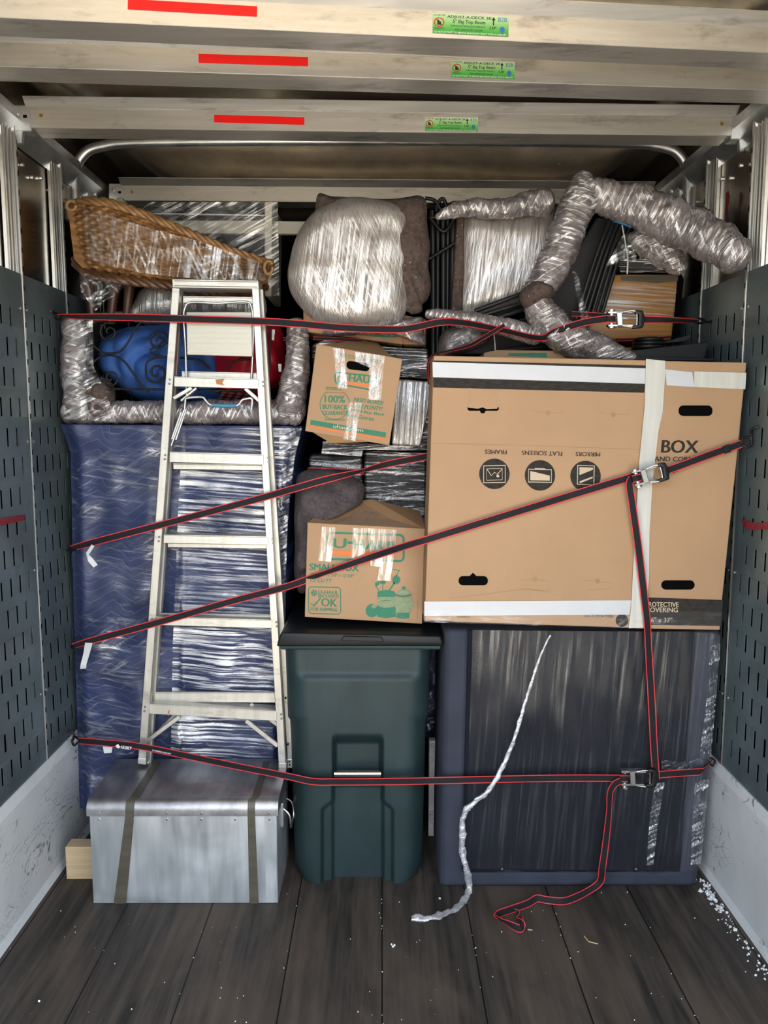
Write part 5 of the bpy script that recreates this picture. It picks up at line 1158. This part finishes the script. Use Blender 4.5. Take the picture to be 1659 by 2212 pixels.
# --- black plastic lids and coil
t = thing('black_plastic_tray', 'sloping black plastic tray lying behind the right end of the flat carton', 'tray', (P(1440, 775, 2.86).x, 2.9, P(1440, 778, 2.86).z))
bm = NB(); add_prism(bm, [P(*p, 2.86) for p in ((1362, 776), (1364, 757), (1529, 738), (1531, 744), (1522, 772), (1520, 778))], (0, 0.2, 0), 0.003); obj('tray', bm, M['black'], t)
bm = NB(); add_prism(bm, [P(*p, 2.84) for p in ((1366, 768), (1548, 774), (1549, 780), (1366, 778))], (0, 0.22, 0), 0.002); obj('lid', bm, M['black'], t)
bm = NB(); add_prism(bm, [P(*p, 2.90) for p in ((1424, 742), (1436, 738), (1492, 722), (1494, 730), (1480, 738))], (0, 0.06, 0), 0.002); obj('grip', bm, M['black'], t)
t = thing('black_hose_coil', 'flat coil of black hose on the black tray', 'hose', (P(1400, 750, 2.95).x, 2.95, P(1400, 752, 2.95).z))
c = P(1400, 742, 2.96)
for k in range(3):
    bm = NB(); add_tube(bm, [c+Vector((0.052*math.cos(a)*(1-0.05*k), 0.05*math.sin(a), -0.014+0.013*k)) for a in [i*2*math.pi/24 for i in range(25)]], 0.0085, 8); obj('hose_turn', bm, M['black'], t, smooth=60)

# ================================================================== step ladder
LF, LB = 2.80, 2.862
t = thing('step_ladder', 'folded aluminium step ladder standing on the metal trunk against the blue blanket', 'ladder', (P(460, 1660, LF).x, LF+0.03, 0.385))
def bar(bm, a, b, wpx, Y, depth, bev=0.0015, Yb=None):
    a = Vector(a); b = Vector(b); n = (b-a).normalized(); n = Vector((-n.y, n.x))*wpx/2
    pts = [P(*(a-n), Y), P(*(b-n), Yb or Y), P(*(b+n), Yb or Y), P(*(a+n), Y)]; add_prism(bm, pts, (0, depth, 0), bev, 1)
def rail(a, b, w, Y, nm, web=0.028, inner=1):
    bm = NB(); bar(bm, a, b, w, Y, 0.003)
    n = Vector((inner*(w/2-1), 0)); bar(bm, Vector(a)+n, Vector(b)+n, 2.2, Y+0.003, web)
    n = Vector((-inner*(w/2-1), 0)); bar(bm, Vector(a)+n, Vector(b)+n, 2.2, Y+0.003, web)
    return obj(nm, bm, M['ladder'], t)
rail((380, 622), (306, 1650), 16.5, LF, 'front_rail', 0.03); rail((551.5, 622), (610, 1659), 15.5, LF, 'front_rail', 0.03, -1)
rail((386, 625), (318, 1660), 15, LB-0.02, 'rear_rail', 0.026); rail((562, 625), (628, 1656), 12, LB-0.02, 'rear_rail', 0.026, -1)
bm = NB(); add_prism(bm, [P(*p, LF-0.006) for p in ((371, 602), (558, 605), (559, 624), (372, 621))], (0, 0.10, 0), 0.003, 2)
cap = obj('top_cap', bm, M['ladder'], t)
bm = NB(); bar(bm, (376, 606.5), (556, 609), 2.0, LF-0.008, 0.003); bar(bm, (376, 617), (556, 620), 2.0, LF-0.008, 0.003); obj('cap_ridge', bm, M['ladder'], cap)
def step(x0, y0, x1, y1, h, nm='step', Y=LF-0.001, dep=0.062):
    bm = NB(); bar(bm, (x0, y0), (x1, y1), h, Y, 0.003)
    a, b = P(x0, y0-h/2, Y), P(x1, y1-h/2, Y); add_prism(bm, [a, b, b+Vector((0, dep, 0)), a+Vector((0, dep, 0))], (0, 0, 0.003), 0.0005, 1)
    o = obj(nm, bm, M['ladder'], t); bm = NB()
    bm.free()
    if nm == 'step':
        for x, y in ((x0-9, y0-5), (x0-10, y0+4), (x1+9, y1-5), (x1+10, y1+4)):
            bm = NB(); p = P(x, y, LF-0.001); add_tube(bm, [p, p+Vector((0, -0.003, 0))], 0.0042, 8); obj('rivet', bm, M['rivet'], o, smooth=40)
    return o
step(376, 825, 559, 830, 20); step(366, 988, 570, 994, 21); step(353, 1165, 580, 1169, 17); step(337, 1342, 588, 1349, 17); step(322, 1532, 598, 1548, 20)
YR = LB-0.022
for q in ((392, 810, 556, 814, 13), (395, 648, 548, 650, 13), (374, 1008, 570, 1011, 11), (362, 1178, 582, 1181, 9), (344, 1331, 590, 1334, 9), (333, 1507, 597, 1508, 20)): step(*q, nm='rear_bar', Y=YR, dep=0.012)
for a, b, w in (((374, 861), (414, 837), 8), ((529, 839), (561, 867), 8), ((390, 866), (424, 838), 5)):
    bm = NB(); bar(bm, a, b, w, LF+0.004, 0.012); obj('brace', bm, M['ladder'], t)
for a, b, w, Y in (((318, 1601), (388, 1548), 9, LF+0.004), ((531, 1557), (600, 1612), 9, LF+0.004), ((330, 1592), (402, 1520), 6, YR+0.004), ((540, 1521), (604, 1570), 8, YR+0.004)):
    bm = NB(); bar(bm, a, b, w, Y, 0.010); obj('brace', bm, M['ladder'], t)
bm = NB(); prism_px(bm, [(402, 674), (543, 674), (545, 770), (404, 766)], LF+0.004, 0.016, 0.003)
sh = obj('bucket_shelf', bm, M['shelf'], t, label='ribbed cream bucket shelf folded up')
bm = NB()
for k in range(8): y = 688+k*10.5; bar(bm, (403, y), (544, y+1.5), 1.2, LF+0.0035, 0.002, 0.0002)
obj('shelf_rib', bm, M['shelf'], sh)
bm = NB(); tube_px(bm, [(403, 862, LF+0.02), (401, 760, LF+0.02), (397, 690, LF+0.012), (400, 664, LF+0.01), (414, 653, LF+0.008), (470, 655, LF+0.006), (530, 652, LF+0.008), (543, 664, LF+0.01), (547, 700, LF+0.012), (546, 760, LF+0.02), (543, 818, LF+0.03)], 0.0042, 8); obj('shelf_wire', bm, M['zinc'], sh, smooth=60)
bm = NB(); tube_px(bm, [(399, 886, LF-0.004), (400, 868, LF-0.006), (404, 860, LF-0.008), (436, 858, LF-0.01), (445, 866, LF-0.012), (456, 875, LF-0.014), (484, 877, LF-0.014), (512, 876, LF-0.014), (522, 865, LF-0.012), (530, 862, LF-0.01), (544, 862, LF-0.008), (543, 884, LF-0.004)], 0.0045, 8, per=5); hd = obj('shelf_handle', bm, M['zinc'], t, smooth=60)
bm = NB(); tube_px(bm, [(457, 875, LF-0.014), (484, 876.5, LF-0.014), (511, 876, LF-0.014)], 0.0075, 12); obj('grip', bm, M['grip'], hd, smooth=50, label='blue vinyl grip')
for a, b in (((398, 884), (370, 962)), ((391, 890), (371, 948)), ((402, 884), (380, 950)), ((565, 905), (572, 960))):
    bm = NB(); tube_px(bm, [(*a, LF+0.012), (*b, LF+0.014)], 0.004, 8, smooth=False); obj('spreader', bm, M['zinc'], t, smooth=60)
for x, y, Y in ((313, 1662, YR), (625, 1656, YR)):
    bm = NB(); prism_px(bm, [(x-8, y-16), (x+8, y-16), (x+9, y+4), (x-9, y+4)], Y-0.004, 0.036, 0.003); obj('foot', bm, M['zinc'], t)
for x, y in ((306, 1646), (610, 1656)):
    bm = NB(); prism_px(bm, [(x-9, y-8), (x+9, y-8), (x+9, y+7), (x-9, y+5)], LF-0.002, 0.036, 0.003); obj('foot', bm, M['ladder'], t)
bm = NB()
for x, y in ((617, 1508), (622, 1608), (625, 1645), (626, 1652), (315, 1652), (319, 1640)):
    p = P(x, y, YR-0.003); add_tube(bm, [p+Vector((0, 0.001, 0)), p+Vector((0, -0.002, 0))], 0.0035, 8)
obj('bolt', bm, M['void'], t, smooth=40)
bm = NB(); decal(bm, YP(LF-0.001), [(465, 820), (486, 818), (480, 826), (484, 832), (468, 830)], 0.001); decal(bm, YP(LF-0.001), [(363, 1536), (367, 1532), (365, 1546), (362, 1545)], 0.001)
obj('paint_splash', bm, plain('tan_paint', (0.42, 0.19, 0.07), 0.6), t, label='tan paint splash')

# ================================================================== ratchet straps
def ribbon(bm, pts, wid, twist=None, per=10, thick=0.0012):
    """pts world; flat strip lying in the X-Z plane, turned about its run by twist degrees"""
    c = crom(pts, per) if per > 1 else [Vector(p) for p in pts]
    n = len(c); tw = [0.0]*n
    if twist: tw = [piece(twist, i/(n-1)) for i in range(n)]
    rows = []; prev = None
    for i, p in enumerate(c):
        tg = (c[min(i+1, n-1)]-c[max(i-1, 0)]).normalized()
        nr = Vector((0, -1, 0)); nr = (nr-tg*nr.dot(tg)); 
        if nr.length < 0.15: nr = prev or Vector((0, 0, 1))
        nr = nr.normalized(); nr = Matrix.Rotation(math.radians(tw[i]), 3, tg) @ nr
        prev = nr; wv = tg.cross(nr).normalized()
        row = []
        for f in (-0.5, -0.385, 0.385, 0.5): row.append(bm.verts.new(p+wv*wid*f+nr*thick/2))
        for f in (0.5, 0.385, -0.385, -0.5): row.append(bm.verts.new(p+wv*wid*f-nr*thick/2))
        rows.append(row)
    for a, b in zip(rows, rows[1:]):
        for k in range(8):
            f = bm.faces.new([a[k], a[(k+1) % 8], b[(k+1) % 8], b[k]]); f.material_index = 0 if k in (1, 5) else 1
    bm.faces.new(rows[0]); bm.faces.new(list(reversed(rows[-1])))
    bmesh.ops.recalc_face_normals(bm, faces=bm.faces)
WEB = [M['strap_b'], M['strap_r']]
def strap(t, pts, nm='webbing', wid=0.0262, twist=None, per=10):
    bm = NB(); ribbon(bm, [P(x, y, Y) for x, y, Y in pts], wid, twist, per); return obj(nm, bm, WEB, t)
def hook(t, pts, r=0.0045):
    bm = NB(); tube_px(bm, pts, r, 10, per=6); obj('hook', bm, M['black'], t, smooth=60)
def ratchet(t, cx, cy, ang, Y, L=70):
    """steel ratchet seen from the front; ang = direction (deg, image) towards its black handle"""
    ca, sa = math.cos(math.radians(ang)), math.sin(math.radians(ang))
    def R(u, v): return (cx+u*ca-v*sa, cy+u*sa+v*ca)
    body = None
    bm = NB()
    for v in (-14, 14): prism_px(bm, [R(-24, v-2.2), R(30, v-2.2), R(30, v+2.2), R(-24, v+2.2)], Y-0.030, 0.026, 0.001, 1)
    prism_px(bm, [R(-6, -15), R(6, -15), R(8, 15), R(-4, 15)], Y-0.034, 0.012, 0.002, 1)
    body = obj('ratchet', bm, M['chrome'], t)
    bm = NB(); tube_px(bm, [(*R(-17, -18), Y-0.02), (*R(-17, 18), Y-0.02)], 0.008, 12); tube_px(bm, [(*R(-17, -20), Y-0.02), (*R(-17, -16), Y-0.02)], 0.012, 12); tube_px(bm, [(*R(-17, 16), Y-0.02), (*R(-17, 20), Y-0.02)], 0.012, 12); obj('spool', bm, M['chrome'], body, smooth=50)
    bm = NB(); ribbon(bm, [P(*R(-26, 0), Y-0.028), P(*R(-17, 0), Y-0.034), P(*R(-8, 0), Y-0.028)], 0.024, None, 4); obj('wound_webbing', bm, WEB, body)
    bm = NB(); tube_px(bm, [(*R(10, -15), Y-0.04), (*R(34, -17), Y-0.044), (*R(38, 0), Y-0.044), (*R(34, 17), Y-0.044), (*R(10, 15), Y-0.04)], 0.0025, 8, per=5); obj('wire_bail', bm, M['chrome'], body, smooth=60)
    bm = NB(); prism_px(bm, [R(36, -20), R(52, -19), R(56, 0), R(52, 19), R(30, 21), R(28, 14), R(42, 12), R(43, -10), R(34, -12)], Y-0.05, 0.02, 0.004, 2); obj('handle', bm, M['black'], body, smooth=40)
G_ST = 'ratchet straps across the load'
# lowest strap
t = thing('ratchet_strap', 'lowest black and red strap, running across the green bin to a ratchet on the ottoman', 'strap', (0, 2.6, 0.62), G_ST)
strap(t, [(170, 1600, 2.84), (220, 1604, 2.79), (300, 1612, 2.765), (400, 1632, 2.755), (520, 1657, 2.70), (622, 1677, 2.655), (676, 1688, 2.635), (725, 1689, 2.63), (860, 1688, 2.62), (1000, 1685, 2.61), (1200, 1681, 2.605), (1345, 1681, 2.61)])
ratchet(t, 1366, 1682, 0, 2.622)
strap(t, [(1400, 1676, 2.60), (1440, 1672, 2.60), (1512, 1667, 2.61)]); strap(t, [(1512, 1667, 2.61), (1522, 1662, 2.63), (1536, 1643, 2.68)], twist=[(0, 0), (1, 55)])
hook(t, [(1534, 1648, 2.68), (1528, 1642, 2.67), (1534, 1637, 2.67), (1544, 1643, 2.68), (1540, 1654, 2.68), (1534, 1650, 2.68)], 0.004)
hook(t, [(168, 1604, 2.84), (160, 1610, 2.86), (156, 1600, 2.87), (162, 1592, 2.86), (170, 1597, 2.84)]); hook(t, [(158, 1598, 2.87), (160, 1586, 2.88), (154, 1580, 2.88), (146, 1578, 2.88)])
bm = NB(); ribbon(bm, [P(1342, 1687, 2.59), P(1328, 1694, 2.588), P(1318, 1712, 2.588), P(1316, 1745, 2.588), P(1312, 1790, 2.588), P(1306, 1840, 2.588), P(1301, 1875, 2.586)]+[PZ(1296, 1905, 0.045), PZ(1270, 1925, 0.016), PZ(1235, 1942, 0.012), PZ(1212, 1947, 0.013), PZ(1180, 1944, 0.016), PZ(1160, 1941, 0.017), PZ(1140, 1952, 0.015), PZ(1100, 1966, 0.015), PZ(1078, 1974, 0.016), PZ(1074, 1982, 0.016), PZ(1095, 1993, 0.015), PZ(1122, 2006, 0.016), PZ(1127, 1996, 0.018), PZ(1117, 1968, 0.024)], 0.0245, [(0, 10), (0.15, -25), (0.3, 20), (0.4, 15), (0.46, 45), (0.52, 25), (0.6, 35), (0.84, 30), (0.89, -35), (1, -30)], 10); obj('loose_tail', bm, WEB, t, label='loose tail lying on the floor')
pl = YP(2.765)
bm = NB()
for v in (0,): letter(bm, YP(2.762), 'HUSKY', (262, 1615.5), (285, 1619), 7.2, 0.04, 0.25, 0.006)
for q in ([(250, 1610), (256, 1605.5), (259, 1609), (254, 1612)], [(252, 1612.5), (257, 1615.5), (262, 1611), (259, 1609.5)]): decal(bm, YP(2.762), q, 0.006)
obj('white_lettering', bm, M['white_ink'], t)
bm = NB(); letter(bm, YP(2.750), 'LB WORKING LOAD LIMIT', (330, 1620.5), (370, 1628.5), 3.0, 0.03, 0, 0.006); obj('white_lettering', bm, M['white_ink'], t)
bm = NB(); decal(bm, YP(2.80), [(222, 1612), (243, 1614), (241, 1626), (225, 1627)], 0.0); obj('white_tag', bm, M['tagw'], t)
# long diagonal strap
t = thing('ratchet_strap', 'long diagonal strap crossing the small carton and the flat carton up to the right wall', 'strap', (0, 2.6, 1.2), G_ST)
strap(t, [(160, 1395, 2.84), (200, 1383, 2.82), (300, 1356, 2.79), (400, 1328, 2.785), (500, 1299, 2.78), (620, 1267, 2.76), (700, 1238, 2.735), (800, 1204, 2.715), (880, 1178, 2.62), (918, 1167, 2.588), (960, 1154, 2.585), (1100, 1111, 2.58), (1250, 1065, 2.58), (1362, 1031, 2.58), (1376, 1027, 2.58)], twist=[(0, 35), (0.1, 0), (0.38, 0), (0.43, 42), (0.48, 0), (1, 0)], per=14)
ratchet(t, 1392, 1029, -13, 2.588)
strap(t, [(1436, 1018, 2.568), (1470, 1006, 2.57), (1540, 980, 2.575), (1606, 957, 2.58)])
for xx, yy in ((1456, 1012), (1570, 970)):
    bm = NB(); ribbon(bm, [P(xx-7, yy+2.6, 2.57), P(xx+7, yy-2.6, 2.57)], 0.0265, None, 3); obj('keeper', bm, M['black'], t)
hook(t, [(1604, 962, 2.575), (1616, 966, 2.565), (1624, 956, 2.555), (1620, 946, 2.555), (1606, 946, 2.57), (1602, 956, 2.575)]); hook(t, [(1622, 950, 2.555), (1624, 938, 2.55), (1622, 930, 2.545), (1630, 924, 2.535), (1640, 922, 2.53)])
hook(t, [(162, 1390, 2.85), (156, 1394, 2.87), (156, 1400, 2.87), (162, 1398, 2.85)])
bm = NB(); ribbon(bm, [P(1364, 1032, 2.572), P(1360, 1048, 2.566), P(1366, 1090, 2.57), P(1380, 1190, 2.575), P(1392, 1290, 2.58), P(1398, 1345, 2.582), P(1402, 1420, 2.59), P(1408, 1520, 2.592), P(1413, 1620, 2.592), P(1418, 1684, 2.592)], 0.0255, [(0, -30), (0.08, 0), (0.4, 12), (0.6, -14), (0.8, 8), (1, 0)], 12); obj('loose_tail', bm, WEB, t, label='loose tail hanging down')
def tagp(pts, Y=2.82):
    bm = NB(); L, R_ = pts; vs = []
    for (a, b, dy) in zip(L, R_, (0, 0.012, -0.006, 0.006)): vs.append((bm.verts.new(P(*a, Y+dy)), bm.verts.new(P(*b, Y+dy))))
    for (a, b), (c, d) in zip(vs, vs[1:]): bm.faces.new([a, b, d, c])
    obj('white_tag', bm, M['tagw'], t, smooth=80)
tagp((((184, 1388), (180, 1412), (174, 1436), (173, 1445)), ((200, 1389), (193, 1414), (187, 1434), (186, 1444))), 2.82)
# upper diagonal strap
t = thing('ratchet_strap', 'black and red strap crossing the ladder and fleece, vanishing behind the flat carton', 'strap', (-0.3, 2.75, 1.35), G_ST)
strap(t, [(156, 1184, 2.85), (200, 1172, 2.82), (300, 1146, 2.79), (400, 1120, 2.785), (560, 1077, 2.775), (640, 1054, 2.745), (700, 1037, 2.74), (770, 1020, 2.75), (840, 1002, 2.80), (925, 985, 2.82), (990, 968, 2.83)], twist=[(0, 40), (0.12, 0), (0.6, 0), (0.72, 62), (0.8, 8), (1, 0)], per=14)
strap(t, [(664, 1016, 2.94), (720, 1018, 2.92), (786, 1019, 2.88)], wid=0.02)
hook(t, [(164, 1184, 2.85), (156, 1180, 2.86), (150, 1184, 2.87), (156, 1189, 2.86), (164, 1186, 2.85)]); hook(t, [(152, 1184, 2.87), (146, 1188, 2.88), (142, 1186, 2.88)])
tagp((((198, 1176), (186, 1194), (190, 1212), (202, 1226)), ((204, 1180), (192, 1198), (200, 1206), (211, 1220))), 2.80)
# top strap
t = thing('ratchet_strap', 'topmost black and red strap, level across the ladder top and round bundle', 'strap', (0, 2.78, 2.0), G_ST)
strap(t, [(128, 682, 2.90), (180, 684, 2.88), (260, 685, 2.85), (370, 688, 2.782), (470, 691, 2.78), (560, 694, 2.782), (640, 699, 2.80), (740, 708, 2.835), (820, 711, 2.85), (880, 710, 2.86), (950, 696, 2.86), (1000, 697, 2.84), (1080, 712, 2.81), (1165, 730, 2.80), (1200, 716, 2.78), (1260, 697, 2.775), (1315, 688, 2.775)], twist=[(0, 75), (0.08, 40), (0.18, 0), (0.6, 0), (0.68, 35), (0.78, 55), (0.9, 0), (1, 0)], per=12)
ratchet(t, 1338, 689, 0, 2.79)
strap(t, [(1384, 690, 2.775), (1440, 691, 2.78), (1505, 694, 2.86)], twist=[(0, 0), (0.6, 50), (1, 70)]); strap(t, [(1235, 678, 2.86), (1280, 680, 2.85), (1320, 684, 2.80)], wid=0.018)
hook(t, [(1500, 694, 2.86), (1508, 689, 2.87), (1520, 690, 2.90), (1520, 697, 2.90), (1508, 698, 2.87), (1500, 695, 2.86)]); hook(t, [(1518, 693, 2.90), (1530, 696, 2.93), (1538, 693, 2.95)])
hook(t, [(134, 683, 2.90), (126, 690, 2.92), (120, 686, 2.93), (122, 678, 2.93), (130, 679, 2.91)]); hook(t, [(121, 682, 2.93), (116, 674, 2.95), (110, 672, 2.885)])
strap(t, [(1090, 702, 2.80), (1040, 732, 2.80), (1010, 748, 2.80), (970, 758, 2.80), (935, 768, 2.72), (924, 790, 2.71), (926, 830, 2.74)], 'loose_tail', 0.016, [(0, 20), (0.5, 60), (1, 75)])
strap(t, [(676, 731, 2.92), (720, 732, 2.91), (780, 736, 2.95)], wid=0.012); strap(t, [(612, 732, 3.0), (660, 732, 3.0)], wid=0.012)
strap(t, [(1330, 734, 2.96), (1400, 732, 2.96), (1450, 728, 2.97)], wid=0.010)

# ================================================================== crumbs on the floor
bm = NB(); rnd = random.Random(11)
def crumb(p, r):
    m0 = bmesh.ops.create_icosphere(bm, subdivisions=1, radius=r)
    for v in m0['verts']: v.co = v.co*(1+rnd.uniform(-0.4, 0.4))+p+Vector((0, 0, r*0.7))
for k in range(150):
    y = 1.75+rnd.random()**0.8*0.95; crumb(Vector((1.192-abs(rnd.gauss(0, 0.022))-0.008, y, 0)), rnd.uniform(0.0015, 0.005))
for k in range(30): crumb(Vector((1.17-abs(rnd.gauss(0, 0.015)), 2.50+rnd.random()*0.12, 0)), rnd.uniform(0.003, 0.008))
for k in range(90): crumb(Vector((rnd.uniform(-1.15, 1.15), rnd.uniform(1.8, 2.62), 0)), rnd.uniform(0.0008, 0.0022))
for k in range(50): crumb(Vector((round(rnd.uniform(-4, 4))*0.295+rnd.gauss(0, 0.003), rnd.uniform(1.8, 2.6), 0)), rnd.uniform(0.001, 0.002))
for px, py in ((849, 2046), (846, 2042), (852, 2043), (1548, 1957), (1618, 2062), (950, 1942)): crumb(PZ(px, py, 0), 0.004)
for px, py in ((131, 1860), (49, 1990), (84, 2164), (173, 1811)): crumb(PZ(px, py, 0), 0.0035)
cr = obj('foam_crumbs', bm, M['foam']); tag(cr, 'white foam crumbs scattered along the right kick plate and over the floorboards', 'debris', kind='stuff')
bm = NB(); 
for q in (((1262, 2022), (1272, 2034)), ((1272, 2034), (1292, 2039)), ((1140, 2008), (1150, 2009))): add_tube(bm, [PZ(*q[0], 0.003), PZ(*q[1], 0.003)], 0.0018, 6)
tag(obj('straw_scraps', bm, M['straw']), 'thin pale straw scraps on the planks below the loose strap tail', 'debris', kind='stuff')
